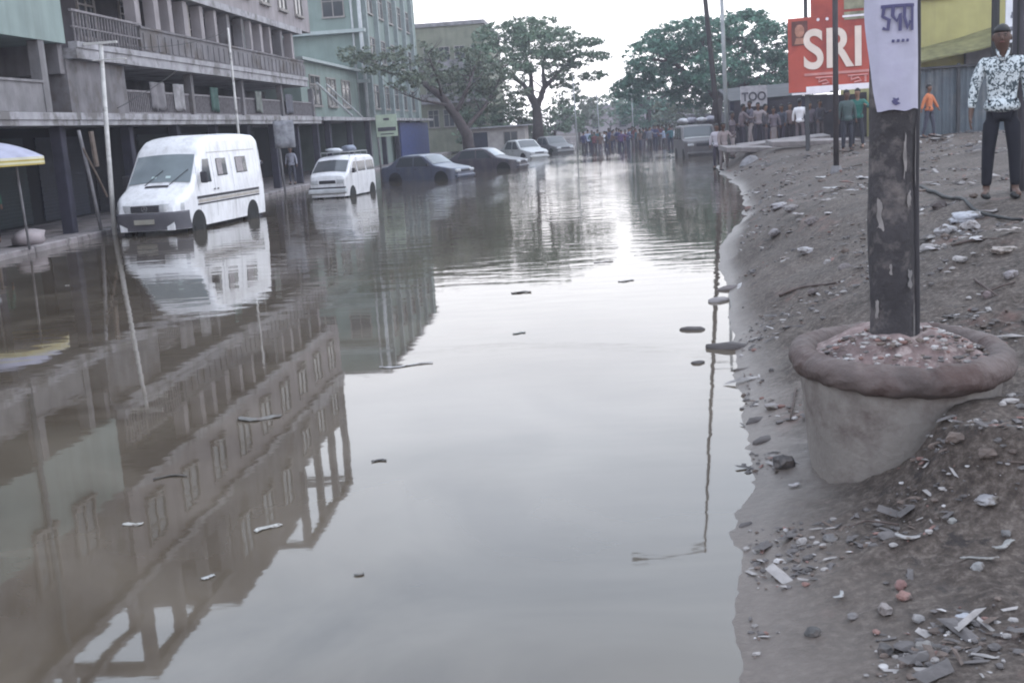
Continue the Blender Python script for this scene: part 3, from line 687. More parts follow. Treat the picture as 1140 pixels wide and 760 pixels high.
# notch where two lengths of the rim meet
nv = []
for x, y, z in b.v:
    a = math.atan2(y, x); q = math.exp(-((a + 1.60) / .05) ** 2); s2 = .018 if a > -1.60 and a < 1.2 else 0; s2 += .020 * fbm(x * 1.0, y + z * 2, 7, 4, 31) - .035 * max(0, fbm(x, y, 9, 2, 12) - .45); nv.append((x * (1 - .035 * q + s2), y * (1 - .035 * q + s2), z - .02 * q + .012 * fbm(x, y, 11, 3, 21)))
b.v = nv; b.build('rim', M_ring, pl, True)
b = MB(); P = []
for j in range(16):
    r = .53 * j / 15
    P.append([(r * math.cos(a), r * math.sin(a), .60 - .05 * (r / .53) ** 3 + .10 * math.exp(-((r - .2) / .18) ** 2) + .035 * fbm(r * math.cos(a), r * math.sin(a), 6, 3, 8)) for a in [k * 2 * math.pi / 48 for k in range(49)]])
b.grid(P); b.build('soil', mat('planter_soil', (.15,.105,.10), .9, .4, 9, .9, 25, col2=(.24,.19,.18), c2f=(.5,.6), c2scale=14), pl, True)
b = MB(); b.rock((.0, -.575, .17), (.022, .02, .014)); b.build('lifting_hole', M_black, pl, True)
# ------------------------------------------------------------------ vehicles
def ss(a, b_, x): t = max(0, min(1, (x - a) / (b_ - a))); return t * t * (3 - 2 * t)
class Veh:
    """y runs from the nose (0) to the tail (L), z from the wheels' contact"""
    def __init__(s, name, label, cat, loc, rz, L, W, top, zb, belt, tumble, mbody, nose=.35, tailr=.12, crown=.05, rc=.10, noseW=.16):
        s.L, s.W, s.top, s.zb, s.belt, s.tum, s.rc, s.crown = L, W / 2, top, zb, belt, tumble, rc, crown
        s.nose, s.tailr, s.noseW = nose, tailr, noseW
        s.root = thing(name, label, cat, loc, rz)
        ys = sorted({round(L * (i / 46), 3) for i in range(47)} | {.0, .03, .07, .12, .18, L - .02, L - .06} | {round(a, 3) for a, _ in top})
        b = MB(); rings = []
        for y in ys:
            T = s.T(y); r = min(rc, (T - zb) * .3); ring = []
            for k in range(9): z = lerp(zb, T - r, k / 8); ring.append((s.w(y, z), z))
            wt = s.w(y, T - r)
            for k in range(1, 5): a = k * math.pi / 8; ring.append((wt - r + r * math.cos(a), T - r + r * math.sin(a)))
            xr = ring[-1][0]
            for k in range(1, 5): u = 1 - k / 4; ring.append((xr * u, T + crown * (1 - u * u)))
            full = [(-x, y, z) for x, z in ring] + [(x, y, z) for x, z in reversed(ring[:-1])]
            rings.append(full)
        b.grid(rings); n = len(rings[0]); b.f.append(tuple(range(n))); b.m.append(0)
        q = (len(rings) - 1) * n; b.f.append(tuple(q + k for k in reversed(range(n)))); b.m.append(0)
        o = b.build('body', mbody, s.root, True, recalc=True)
        md = o.modifiers.new('es', 'EDGE_SPLIT'); md.split_angle = math.radians(38)
        s.body = o
    def T(s, y): return interp(s.top, y)
    def Wy(s, y):
        q = s.W - s.noseW * (1 - ss(0, s.nose, y)) ** 2 - .06 * (1 - ss(0, s.tailr * 2, s.L - y)) ** 2
        return q
    def w(s, y, z):
        q = s.Wy(y)
        if z < s.belt: return q * (1 - .05 * ((s.belt - z) / s.belt) ** 2)
        return q * (1 - s.tum * (z - s.belt))
    def side(s, name, pts, m, side=1, off=.008, parent=None):
        """pts: four (y,z) corners"""
        b = MB(); P = []
        (a, bb, c, d_) = pts
        for i in range(9):
            u = i / 8; row = []
            for j in range(5):
                v = j / 4
                y = lerp(lerp(a[0], bb[0], u), lerp(d_[0], c[0], u), v); z = lerp(lerp(a[1], bb[1], u), lerp(d_[1], c[1], u), v)
                row.append((side * (s.w(y, z) + off), y, z))
            P.append(row)
        b.grid(P); return b.build(name, m, parent or s.root)
    def topp(s, name, y0, y1, f0, f1, m, off=.012, u0=-1, u1=1, parent=None):
        b = MB(); P = []; dz = (s.T(y1) - s.T(y0)); dy = y1 - y0; l = math.hypot(dz, dy); ny, nz_ = -dz / l, dy / l
        for j in range(8):
            v = j / 7; y = lerp(y0, y1, v); T = s.T(y); f = lerp(f0, f1, v); wt = s.w(y, T) * f; row = []
            for i in range(13):
                u = lerp(u0, u1, i / 12); row.append((wt * u, y + ny * off, T + s.crown * (1 - u * u * f * f) + nz_ * off))
            P.append(row)
        b.grid(P); return b.build(name, m, parent or s.root, True)
    def wheel(s, y, r, side, wd=.2):
        x = side * (s.W - .02); b = MB()
        prof = [(r * .62, -wd / 2), (r * .95, -wd / 2), (r, -wd * .3), (r, wd * .3), (r * .95, wd / 2), (r * .62, wd / 2)]
        b.lathe(prof, 28); b.v = [(x - side * wd / 2 + z, y + a, c + r) for a, c, z in b.v]
        t = b.build('wheel', M_black, s.root, True)
        b = MB(); b.lathe([(.001, wd * .30), (r * .2, wd * .34), (r * .25, wd * .22), (r * .5, wd * .2), (r * .62, wd * .45)], 20)
        b.v = [(x - side * wd / 2 + side * z, y + a, c + r) for a, c, z in b.v]; b.build('rim', mat('wheel_rim', (.25,.25,.26), .4, .2, metal=.6), t, True)
        b = MB(); b.lathe([(.001, 0), (r * 1.22, 0), (r * 1.22, -.02)], 28); zz = r
        b.v = [(side * (s.w(y + a, c + r) + .003), y + a, c + r) for a, c, z in b.v if True]; b.f = [f for f in b.f]
        b.build('wheel_arch', M_black, s.root)

def vpaint(name, col, rough=.35):
    m = streaky(mat(name, col, rough, .06, 1.5, spec=.5, col2=tuple(c * .72 for c in col), c2f=(.52, .78), c2scale=2), (.20,.17,.15), .40, 3, .6)
    return m
M_white = vpaint('white_paint', (.80,.79,.82))
M_vglass = mat('vehicle_glass', (.055,.062,.07), .08, .1, spec=.8)
M_wscr = mat('windscreen_glass', (.20,.23,.25), .12, .15, 2, spec=.8)
M_lamp = mat('lamp_glass', (.45,.45,.47), .15, .15, 8, spec=.8)
M_bump = mat('grey_bumper', (.10,.095,.11), .6, .15)
M_trim = mat('dark_trim', (.035,.033,.04), .6)
M_amber = mat('amber_lens', (.5,.18,.03), .3)

# --- the white high-roof van
fc = onz(165, 262, -.0)
V = Veh('passenger_van', 'white high roof passenger van with dark side stripes parked in the flood at left', 'van',
        (fc.x, fc.y, -.22), math.radians(-7), 5.5, 1.98,
        [(0, .78), (.04, .95), (.12, 1.04), (.85, 1.40), (1.05, 1.62), (1.45, 2.12), (1.62, 2.36), (1.95, 2.56), (2.3, 2.63), (4.6, 2.64), (5.2, 2.60), (5.42, 2.50), (5.5, 2.3)],
        .32, 1.15, .075, M_white, nose=.6, noseW=.22, rc=.16)
V.topp('windscreen', .90, 1.47, .90, .88, M_wscr)
b = MB()
for x in (-.38, .32):
    b.tube([(x, .82, 1.44), (x + .42, 1.12, 1.80)], .01, 5)
b.build('wiper', M_trim, V.root)
V.topp('bonnet_vent', .70, .80, .34, .34, M_trim)
# things seen through the screen
for u in (-.28, .18): V.topp('screen_sticker', .98, 1.03, .9, .9, mat('pale_sticker', (.50,.60,.60), .5), .02, u, u + .16)
for sd in (-1, 1):
    V.side('side_window', [(1.36, 1.42), (1.95, 1.42), (1.95, 2.03), (1.60, 2.03)], M_vglass, sd)
    V.side('side_window', [(2.38, 1.55), (3.02, 1.55), (3.02, 2.02), (2.38, 2.02)], M_vglass, sd)
    V.side('side_window', [(3.62, 1.57), (4.36, 1.57), (4.36, 2.02), (3.62, 2.02)], M_vglass, sd)
    V.side('window_curtain', [(2.42, 1.58), (2.72, 1.58), (2.72, 1.99), (2.42, 1.99)], mat('curtain', (.32,.29,.30), .9, .2, 12), sd, .014)
    V.side('window_curtain', [(3.66, 1.60), (4.08, 1.60), (4.08, 1.99), (3.66, 1.99)], MATS['curtain'], sd, .014)
    V.side('side_stripe', [(.95, 1.02), (5.42, 1.02), (5.42, 1.09), (.95, 1.09)], M_trim, sd)
    V.side('side_stripe', [(.95, .86), (5.42, .86), (5.42, .90), (.95, .90)], M_trim, sd)
    V.side('side_stripe', [(1.0, .92), (5.42, .92), (5.42, 1.0), (1.0, 1.0)], mat('stripe_beige', (.40,.36,.33), .5), sd)
    for y in (1.12, 2.12, 3.32): V.side('door_seam', [(y, .5), (y + .012, .5), (y + .012, 2.1), (y, 2.1)], M_trim, sd, .004)
    V.side('roof_seam', [(1.9, 2.18), (5.4, 2.18), (5.4, 2.20), (1.9, 2.20)], MATS['stripe_beige'], sd, .004)
    for y in (1.98, 2.2): V.side('door_handle', [(y, 1.2), (y + .1, 1.2), (y + .1, 1.24), (y, 1.24)], M_trim, sd, .02)
    V.side('rear_lamp', [(5.36, 1.2), (5.47, 1.2), (5.47, 1.7), (5.36, 1.7)], mat('red_lens', (.25,.02,.02), .3), sd)
    b = MB(); x = sd * (V.W + .02)
    b.cbox((min(x, x + sd * .2), 1.20, 1.42), (max(x, x + sd * .2), 1.30, 1.72), .025); b.build('door_mirror', M_trim, V.root)
    V.wheel(.95, .34, sd); V.wheel(4.45, .34, sd)
    # head lamp wrapping the corner
    b = MB(); P = []
    for i in range(9):
        u = lerp(.52, 1.0, i / 8); yy = .0 + .34 * max(0, u - .72) / .28 * .9 if u > .72 else 0
        row = []
        for zz in (.80, .86, .92, .985):
            xx = min(V.w(yy, zz) + .012, V.w(0, zz) * u + (.02 if u > .95 else 0) + (.22 * max(0, u - .72) / .28))
            row.append((sd * xx, yy - .018 + (.02 if zz > .95 else 0), zz))
        P.append(row)
    b.grid(P); b.build('headlight', M_lamp, V.root, True)
b = MB(); b.cbox((-.40, -.03, .80), (.40, .02, .97), .02); g_ = b.build('grille', M_trim, V.root)
b = MB()
for k in range(3): b.box((-.37, -.04, .835 + k * .045), (.37, -.031, .845 + k * .045))
b.build('grille_bar', M_bump, g_)
b = MB(); b.tube([(.075 * math.cos(a), -.045, .885 + .075 * math.sin(a)) for a in [k * math.pi / 8 for k in range(17)]], .009, 6, cap=False)
for a in (math.pi / 2, math.pi * 7 / 6, math.pi * 11 / 6): b.tube([(0, -.045, .885), (.072 * math.cos(a), -.045, .885 + .072 * math.sin(a))], .008, 5)
b.build('star_emblem', MATS['wheel_rim'], g_)
b = MB(); P = []
for i in range(17):
    u = i / 8 - 1; yy = -.10 + .13 * u * u + .40 * max(0, abs(u) - .85) / .15
    P.append([(u * (V.W + .01), yy + .06 * (z < .45), z) for z in (.33, .42, .6, .74, .785)] + [(u * (V.W - .04), yy + .14, .79)])
b.grid(P); b.build('bumper', M_bump, V.root, True)
b = MB(); b.box((-.28, -.125, .50), (.28, -.112, .62)); b.build('number_plate', mat('plate_pale', (.32,.30,.26), .6), V.root)
b = MB(); b.box((-V.W + .15, 5.49, .45), (V.W - .15, 5.60, .62)); b.build('rear_bumper', M_bump, V.root)

# --- small white van
fc = onz(366, 221, 0)
S = Veh('minivan', 'small white minivan with loaded roof rack standing in the flood right of the big van', 'van',
        (fc.x, fc.y, -.20), math.radians(-9), 3.3, 1.46,
        [(0, .80), (.05, .96), (.22, 1.06), (.80, 1.50), (1.02, 1.61), (1.3, 1.65), (2.9, 1.63), (3.15, 1.54), (3.3, 1.36)],
        .25, 1.0, .11, vpaint('white_paint_old', (.70,.69,.72)), nose=.35, noseW=.08, rc=.09)
S.topp('windscreen', .27, .78, .90, .86, M_vglass)
for sd in (-1, 1):
    S.side('side_window', [(.62, 1.06), (1.15, 1.06), (1.15, 1.44), (.92, 1.44)], M_vglass, sd)
    S.side('side_window', [(1.3, 1.08), (2.1, 1.08), (2.1, 1.44), (1.3, 1.44)], M_vglass, sd)
    S.side('side_window', [(2.25, 1.08), (3.1, 1.08), (3.0, 1.44), (2.25, 1.44)], M_vglass, sd)
    for y in (.55, 1.22, 2.18): S.side('door_seam', [(y, .4), (y + .012, .4), (y + .012, 1.6), (y, 1.6)], M_trim, sd, .004)
    S.wheel(.62, .27, sd, .16); S.wheel(2.75, .27, sd, .16)
    b = MB(); x = sd * .50; b.cbox((x - .15, -.02, .70), (x + .15, .03, .86), .03); b.build('headlight', M_lamp, S.root)
    b = MB(); x = sd * .76; b.cbox((min(x, x + sd * .12), .55, 1.05), (max(x, x + sd * .12), .62, 1.22), .02); b.build('door_mirror', M_trim, S.root)
b = MB(); b.cbox((-.32, -.022, .72), (.32, .02, .84), .015); b.build('grille', M_trim, S.root)
b = MB(); b.cbox((-.74, -.09, .36), (.74, .06, .54), .04); b.build('bumper', mat('pale_bumper', (.5,.5,.52), .5), S.root)
b = MB(); b.box((-.7, -.05, .55), (.7, .0, .60)); b.build('lower_grille', M_trim, S.root)
b = MB()
for x in (-.55, .55): b.tube([(x, 1.0, 1.80), (x, 2.9, 1.80)], .015, 5)
for y in (1.0, 1.6, 2.2, 2.9): b.tube([(-.55, y, 1.80), (.55, y, 1.80)], .013, 5); b.tube([(-.55, y, 1.62), (-.55, y, 1.80)], .013, 5); b.tube([(.55, y, 1.62), (.55, y, 1.80)], .013, 5)
b.build('roof_rack', M_pipe, S.root)
mS = S.root.location; Ms = Matrix.Translation(mS) @ Matrix.Rotation(math.radians(-9), 4, 'Z')
for k, (x, y, r, c, lb) in enumerate(((-.15, 1.4, (.33, .4, .08), (.42,.43,.46), 'pale cloth bundle at the front of the minivan roof rack'), (.15, 2.1, (.28, .3, .12), (.20,.22,.27), 'grey bundle in the middle of the minivan roof rack'), (-.05, 2.6, (.3, .25, .09), (.30,.27,.33), 'mauve grey bundle at the back of the minivan roof rack'))):
    p = Ms @ Vector((x, y, 1.81 + r[2] * .9)); b = MB(); b.rock((0, 0, 0), r, 0, 1, k * 2.1)
    tag(b.build('bundle', mat('bundle_%d' % k, c, .9, .3, 5), smooth=True, loc=p), lb, 'bundle')

def saloon(name, label, loc, rz, m, L=4.2, W=1.65, H=1.42, suv=False, z=-.3):
    top = [(0, .62), (.05, .72), (.2, .78), (1.05, .93), (1.2, .98), (1.75, H - .06), (2.0, H), (2.9, H - .01), (3.15, H - .08), (3.65, 1.02), (3.75, .98), (4.08, .95), (4.17, .85), (4.2, .7)]
    if suv: top = [(0, .85), (.05, 1.0), (.2, 1.08), (1.05, 1.18), (1.15, 1.22), (1.6, H - .06), (1.85, H), (3.8, H), (4.0, H - .1), (4.15, 1.2), (4.2, .9)]
    top = [(a * L / 4.2, b_) for a, b_ in top]; k = L / 4.2
    s = Veh(name, label, 'car', (*loc, z), rz, L, W, top, .28, .88 if not suv else 1.1, .20 if not suv else .12, m, nose=.5, noseW=.2, rc=.06, crown=.03)
    zb, zt = (.93, H - .10) if not suv else (1.15, H - .12)
    s.topp('windscreen', 1.22 * k if not suv else 1.17 * k, (1.74 if not suv else 1.58) * k, .90, .84, M_vglass)
    if not suv: s.topp('rear_window', 3.18 * k, 3.62 * k, .84, .88, M_vglass)
    for sd in (-1, 1):
        s.side('side_window', [((1.42 if not suv else 1.3) * k, zb), (2.25 * k, zb), (2.25 * k, zt), (1.85 * k, zt)], M_vglass, sd)
        s.side('side_window', [(2.33 * k, zb), ((3.3 if not suv else 3.1) * k, zb), ((3.05 if not suv else 3.1) * k, zt), (2.33 * k, zt)], M_vglass, sd)
        if suv: s.side('side_window', [(3.2 * k, zb), (3.95 * k, zb), (3.9 * k, zt), (3.2 * k, zt)], M_vglass, sd)
        for y in (1.3, 2.29, 3.2): s.side('door_seam', [(y * k, .4), (y * k + .012, .4), (y * k + .012, zb), (y * k, zb)], M_trim, sd, .004)
        for y in (2.1, 3.05): s.side('door_handle', [(y * k, .78), (y * k + .13, .78), (y * k + .13, .81), (y * k, .81)], M_trim, sd, .02)
        s.wheel(.8 * k, .31, sd, .18); s.wheel(3.35 * k, .31, sd, .18)
        b = MB(); x = sd * (s.W - .30); z0 = .60 if not suv else .8; b.cbox((x - .17, -.015, z0), (x + .17, .12, z0 + .13), .03); b.build('headlight', M_lamp, s.root)
        b = MB(); b.cbox((x - .15, L - .1, .72), (x + .15, L + .012, .84), .02); b.build('rear_lamp', MATS['red_lens'], s.root)
        b = MB(); x = sd * (s.W - .05); b.cbox((min(x, x + sd * .15), 1.42 * k, zb), (max(x, x + sd * .15), 1.52 * k, zb + .12), .02); b.build('door_mirror', M_trim, s.root)
    b = MB(); b.cbox((-.34, -.02, .60 if not suv else .78), (.34, .03, .70 if not suv else .95), .015); b.build('grille', M_trim, s.root)
    b = MB(); b.cbox((-s.W + .1, -.06, .34), (s.W - .1, .12, .50), .04); b.build('bumper', m, s.root)
    return s
saloon('saloon_car', 'blue grey saloon car, nose into the flooded road, right of the shop sign', onz(519, 198, 0).xy[:], math.radians(-118 + 180), vpaint('blue_grey_paint', (.075,.085,.125)))
saloon('saloon_car', 'dark maroon saloon car parked nose out beneath the leaning tree', onz(583, 187, 0).xy[:], math.radians(-107 + 180), vpaint('dark_paint', (.055,.05,.065)))
saloon('hatchback', 'silver white car parked beneath the big spreading tree on the left', onz(601, 176, 0).xy[:], math.radians(35), vpaint('silver_paint', (.42,.42,.43)), L=3.8, H=1.5)
saloon('hatchback', 'dark grey car farthest along the left side, beyond the silver white one', onz(630, 170, 0).xy[:], math.radians(30), vpaint('grey_paint', (.12,.12,.13)), L=3.8, H=1.5)
tr = saloon('jeep', 'dark muddy jeep facing us in the flood, pale bundles on its roof', onz(783, 173, 0).xy[:], math.radians(4), vpaint('muddy_dark_paint', (.10,.09,.095), .5), L=4.2, W=1.85, H=1.85, suv=True)
b = MB(); b.topp = None
o = tr.topp('bonnet_edge', .98, 1.12, .86, .86, mat('pale_edge', (.5,.5,.5), .5), .02)
for k in range(4):
    b = MB(); b.rock((0, 0, 0), (.32, .5, .16 + .03 * (k % 2)), 0, 1, k * 1.7)
    tag(b.build('bundle', mat('roof_load_%d' % (k % 2), ((.36,.35,.37), (.20,.19,.22))[k % 2], .9, .3, 5), smooth=True, loc=(tr.root.location.x - .75 + k * .48, tr.root.location.y + 2.6 + .2 * (k % 2), 1.80)),
        '%s bundle on the roof of the dark jeep, %s' % (('pale', 'grey')[k % 2], ('leftmost', 'second from the left', 'third from the left', 'rightmost')[k]), 'bundle')

# ------------------------------------------------------------------ people
def skin_mesh(name, verts, edges, radii, root=0, sub=2):
    me = bpy.data.meshes.new('tmp_' + name); me.from_pydata([Vector(v) for v in verts], edges, [])
    o = bpy.data.objects.new('tmp', me); COL.objects.link(o)
    md = o.modifiers.new('skin', 'SKIN'); md.use_smooth_shade = True; md.branch_smoothing = .6
    for i, r in enumerate(radii):
        sv = me.skin_vertices[0].data[i]; sv.radius = (r, r) if not isinstance(r, tuple) else r; sv.use_root = (i == root)
    s = o.modifiers.new('sub', 'SUBSURF'); s.levels = s.render_levels = sub
    bpy.context.view_layer.update()
    r = bpy.data.meshes.new_from_object(o.evaluated_get(bpy.context.evaluated_depsgraph_get())); r.name = name
    bpy.data.objects.remove(o); bpy.data.meshes.remove(me)
    r.polygons.foreach_set('use_smooth', [True] * len(r.polygons)); return r
def pose(stride=.0, armL=(.05, 0), armR=(.05, 0), lean=0, bendL=0, bendR=0, female=False, feet=.10, fingers=False, sub=1, head=(0, 0), saree=False, shorts=False, shirt_len=.86):
    """joints of a 1.72 m figure looking towards -Y; arms: (out, forward); bend lifts the forearm"""
    J = {}
    P = lambda x, y, z: Vector((x, y, z))
    J['pel'] = P(0, 0, .95); J['wai'] = P(0, -lean * .2, 1.08); J['che'] = P(0, -lean * .5 - .005, 1.27); J['nek'] = P(0, -lean * .8 + .01, 1.44)
    J['nk2'] = J['nek'] + P(0, -.008, .06); J['chn'] = J['nk2'] + P(head[0], -.024 + head[1], .05); J['fac'] = J['chn'] + P(0, .006, .065); J['crn'] = J['fac'] + P(0, .015, .07)
    for s, n in ((-1, 'R'), (1, 'L')):
        out, fw = (armR if n == 'R' else armL); bd = bendR if n == 'R' else bendL
        sh = J['che'] + P(s * .175, .01, .125); J['sh' + n] = sh
        el = sh + P(s * (.03 + out), -fw, -.27).normalized() * .28; J['el' + n] = el
        wr = el + P(s * (out * .5 - bd * .12), -fw * .8 - bd * .25 - .03, -.24 + bd * .3).normalized() * .25; J['wr' + n] = wr
        J['ha' + n] = wr + (wr - el).normalized() * .085 + P(-s * .005, -.01, 0)
        st = stride * s
        J['hp' + n] = P(s * .085, 0, .90); J['kn' + n] = P(s * (.095 + feet * .2), -st * .5 - .02, .50); J['an' + n] = P(s * (.075 + feet * .45), -st * .9 + .01, .085)
        J['to' + n] = J['an' + n] + P(s * .03, -.15, -.045)
    body_v = []; body_e = []; body_r = []; idx = {}
    def v(n, r):
        idx[n] = len(body_v); body_v.append(J[n]); body_r.append(r)
    fem = .9 if female else 1
    v('pel', .115); v('wai', .10 * fem); v('che', .110); v('nek', .060); v('nk2', .054); v('chn', .076); v('fac', .096); v('crn', .082)
    for n in 'RL':
        v('sh' + n, .058); v('el' + n, .042); v('wr' + n, .027); v('ha' + n, .030)
        v('hp' + n, .085); v('kn' + n, .055); v('an' + n, .037); v('to' + n, .034)
    E_ = [('pel', 'wai'), ('wai', 'che'), ('che', 'nek'), ('nek', 'nk2'), ('nk2', 'chn'), ('chn', 'fac'), ('fac', 'crn')]
    for n in 'RL': E_ += [('che', 'sh' + n), ('sh' + n, 'el' + n), ('el' + n, 'wr' + n), ('wr' + n, 'ha' + n), ('pel', 'hp' + n), ('hp' + n, 'kn' + n), ('kn' + n, 'an' + n), ('an' + n, 'to' + n)]
    body_e = [(idx[a], idx[b_]) for a, b_ in E_]
    if fingers:
        for n, s in (('R', -1), ('L', 1)):
            h = J['ha' + n]; dn = (J['ha' + n] - J['wr' + n]).normalized()
            body_r[idx['ha' + n]] = .026
            for k in range(5):
                yy = (-.026 + k * .017) if k < 4 else -.034; ln = (.06, .072, .068, .05)[k] if k < 4 else .045
                a = len(body_v)
                base = h + P(0, yy * .8, -.004) + dn * .018 if k < 4 else h + P(0, yy * .8, .02)
                t1 = base + dn * ln * .55 + P(-s * .006, -.022 if k == 4 else 0, 0); t2 = t1 + dn * ln * .45 + P(-s * .014, -.006 if k == 4 else 0, 0)
                body_v += [base, t1, t2]; body_r += [.010, .0085, .007]
                body_e += [(idx['ha' + n], a), (a, a + 1), (a + 1, a + 2)]
    bm_ = skin_mesh('body', body_v, body_e, body_r, 0, sub)
    # flatten torso front to back, and shape the head
    for vv in bm_.vertices:
        if .8 < vv.co.z < 1.46 and abs(vv.co.x) < .2: vv.co.y *= .80
        if .9 < vv.co.z < 1.40 and abs(vv.co.x) < .15: vv.co.x *= .88; vv.co.y *= .8
        if .70 < vv.co.z <= 1.0 and abs(vv.co.x) < .19: vv.co.x *= .80; vv.co.y *= .75
    sv = [P(0, 0, shirt_len - .03), P(0, 0, .97), J['wai'] + P(0, 0, .03), J['che'], J['nek']]; sr = [.20, .19, .168 * fem, .176, .085]; se = [(0, 1), (1, 2), (2, 3), (3, 4)]
    for n, s in (('R', -1), ('L', 1)):
        a = len(sv); sv += [J['sh' + n], J['el' + n], J['wr' + n].lerp(J['el' + n], .12)]; sr += [.074, .056, .043]; se += [(3, a), (a, a + 1), (a + 1, a + 2)]
    shirt = skin_mesh('shirt', sv, se, sr, 2, sub)
    for vv in shirt.vertices:
        if .7 < vv.co.z < 1.46 and abs(vv.co.x) < .2: vv.co.y *= .82
    tv = [P(0, 0, .93)]; tr_ = [.125]; te = []
    if saree:
        tv = [P(0, 0, 1.0), P(0, 0, .8), P(0, -.02, .4), P(0, -.02, .06)]; tr_ = [.12, .155, .165, .19]; te = [(0, 1), (1, 2), (2, 3)]
    else:
        for n in 'RL':
            a = len(tv); lowk = J['an' + n] + P(0, 0, .03) if not shorts else J['kn' + n] + P(0, 0, -.05)
            tv += [J['hp' + n], J['kn' + n] if not shorts else J['kn' + n] + P(0, 0, .1), lowk]; tr_ += [.098, .07, .052 if not shorts else .075]; te += [(0, a), (a, a + 1), (a + 1, a + 2)]
    trs = skin_mesh('trousers', tv, te, tr_, 0, sub)
    for vv in trs.vertices:
        if vv.co.z > .78 and not saree: vv.co.y *= .78; vv.co.x *= .88
    h = MB(); c = J['fac'] + P(0, .022, .035); vs = []
    for v0 in ICO[0]:
        vs.append(c + P(v0.x * .087, v0.y * .098, max(v0.z, lerp(.12, -.6, ss(-.5, .5, v0.y)) + .35 * noise.noise(v0 * 4)) * .098))
    h.add(vs, ICO[1])
    if female or saree: h.rock(J['nek'] + P(0, .075, .02), (.05, .04, .16))
    hm = bpy.data.meshes.new('hair'); hm.from_pydata([tuple(p) for p in h.v], [], h.f); hm.polygons.foreach_set('use_smooth', [True] * len(hm.polygons))
    sh = MB()
    for n in 'RL':
        a = J['an' + n]; sh.rock(a + P(0, -.06, -.05), (.05, .135, .038)); 
    sm = bpy.data.meshes.new('shoe'); sm.from_pydata([tuple(p) for p in sh.v], [], sh.f); sm.polygons.foreach_set('use_smooth', [True] * len(sm.polygons))
    return dict(body=bm_, shirt=shirt, trousers=trs, hair=hm, shoe=sm, J=J)
SKIN = [mat('skin_a', (.13,.07,.05), .6, .1), mat('skin_b', (.19,.11,.075), .6, .1), mat('skin_c', (.08,.045,.035), .6, .1)]
M_hair = mat('black_hair', (.012,.011,.012), .6, .2)
def cloth(c): return mat('cloth_%02d%02d%02d' % tuple(int(x * 99) for x in c), c, .9, .18, 4)
def person(ps, label, loc, rz, shirt, trousers, h=1.0, skin=0, group=None, shoe=None, lower='trousers', wading=False):
    t = thing('person', label, 'person', loc, rz, group); t.scale = (h, h, h)
    parts = [('body', SKIN[skin]), ('shirt', shirt), ('trousers', trousers), ('hair', M_hair)]
    if not wading: parts.append(('shoe', shoe or M_black))
    for k, m in parts:
        me = ps[k]
        if not len(me.materials): me.materials.append(m)
        o = bpy.data.objects.new('long_skirt' if (k == 'trousers' and lower == 'skirt') else k, me); COL.objects.link(o); o.parent = t
        o.material_slots[0].link = 'OBJECT'; o.material_slots[0].material = m
    return t

# the man in the patterned shirt
m_pat = bpy.data.materials.new('patterned_shirt'); m_pat.use_nodes = True
n_ = m_pat.node_tree; bb = n_.nodes['Principled BSDF']; bb.inputs['Roughness'].default_value = .85
t_ = n_.nodes.new('ShaderNodeTexCoord'); q1 = n_.nodes.new('ShaderNodeTexNoise'); q1.inputs['Scale'].default_value = 27; q1.inputs['Detail'].default_value = 3
q1.inputs['Distortion'].default_value = 1.2
r_ = n_.nodes.new('ShaderNodeValToRGB'); r_.color_ramp.elements[0].position = .49; r_.color_ramp.elements[0].color = (.47,.50,.52,1); r_.color_ramp.elements[1].position = .54; r_.color_ramp.elements[1].color = (.045,.06,.07,1)
n_.links.new(t_.outputs['Object'], q1.inputs[0]); n_.links.new(q1.outputs[0], r_.inputs[0]); n_.links.new(r_.outputs[0], bb.inputs['Base Color'])
q = atd(1114, 209, 12.3)
ps = pose(armL=(.03, -.02), armR=(.06, .02), feet=.14, fingers=True, sub=2, head=(-.01, .0), shirt_len=.88)
man = person(ps, 'man in white patterned shirt and dark trousers standing on the bank at right', (q.x, q.y, gz(q.x, q.y) + .0), math.radians(-17), m_pat, mat('dark_denim', (.011,.011,.017), .9, .2, 8), 1.02, 2)
man.location.z = gz(q.x, q.y) + .01
fc_ = ps['J']['fac']
for s_ in (-1, 1):
    b = MB(); b.rock(fc_ + Vector((s_ * .030, -.074, .008)), (.011, .006, .006)); b.build('eye', mat('eye_dark', (.02,.015,.015), .3), man, True)
    b = MB(); b.rock(fc_ + Vector((s_ * .030, -.077, .026)), (.018, .006, .005)); b.build('eyebrow', M_hair, man, True)
    b = MB(); b.rock(fc_ + Vector((s_ * .084, .01, -.008)), (.012, .02, .03)); b.build('ear', SKIN[2], man, True)
b = MB(); b.rock(fc_ + Vector((0, -.088, -.018)), (.014, .020, .024)); b.build('nose', SKIN[2], man, True)
b = MB(); b.rock(fc_ + Vector((0, -.080, -.050)), (.024, .008, .008)); b.build('mouth', mat('lips', (.12,.05,.045), .5), man, True)
b = MB()
for s_ in (-1, 1): b.tube([ps['J']['nek'] + Vector((s_ * .055, -.01, .055)), ps['J']['nek'] + Vector((s_ * .045, -.075, .01)), ps['J']['nek'] + Vector((s_ * .008, -.10, -.06))], .014, 6)
b.build('collar', m_pat, man, True)
b = MB(); b.rock(ps['J']['haR'] + Vector((-.015, -.02, .02)), (.012, .03, .05)); 

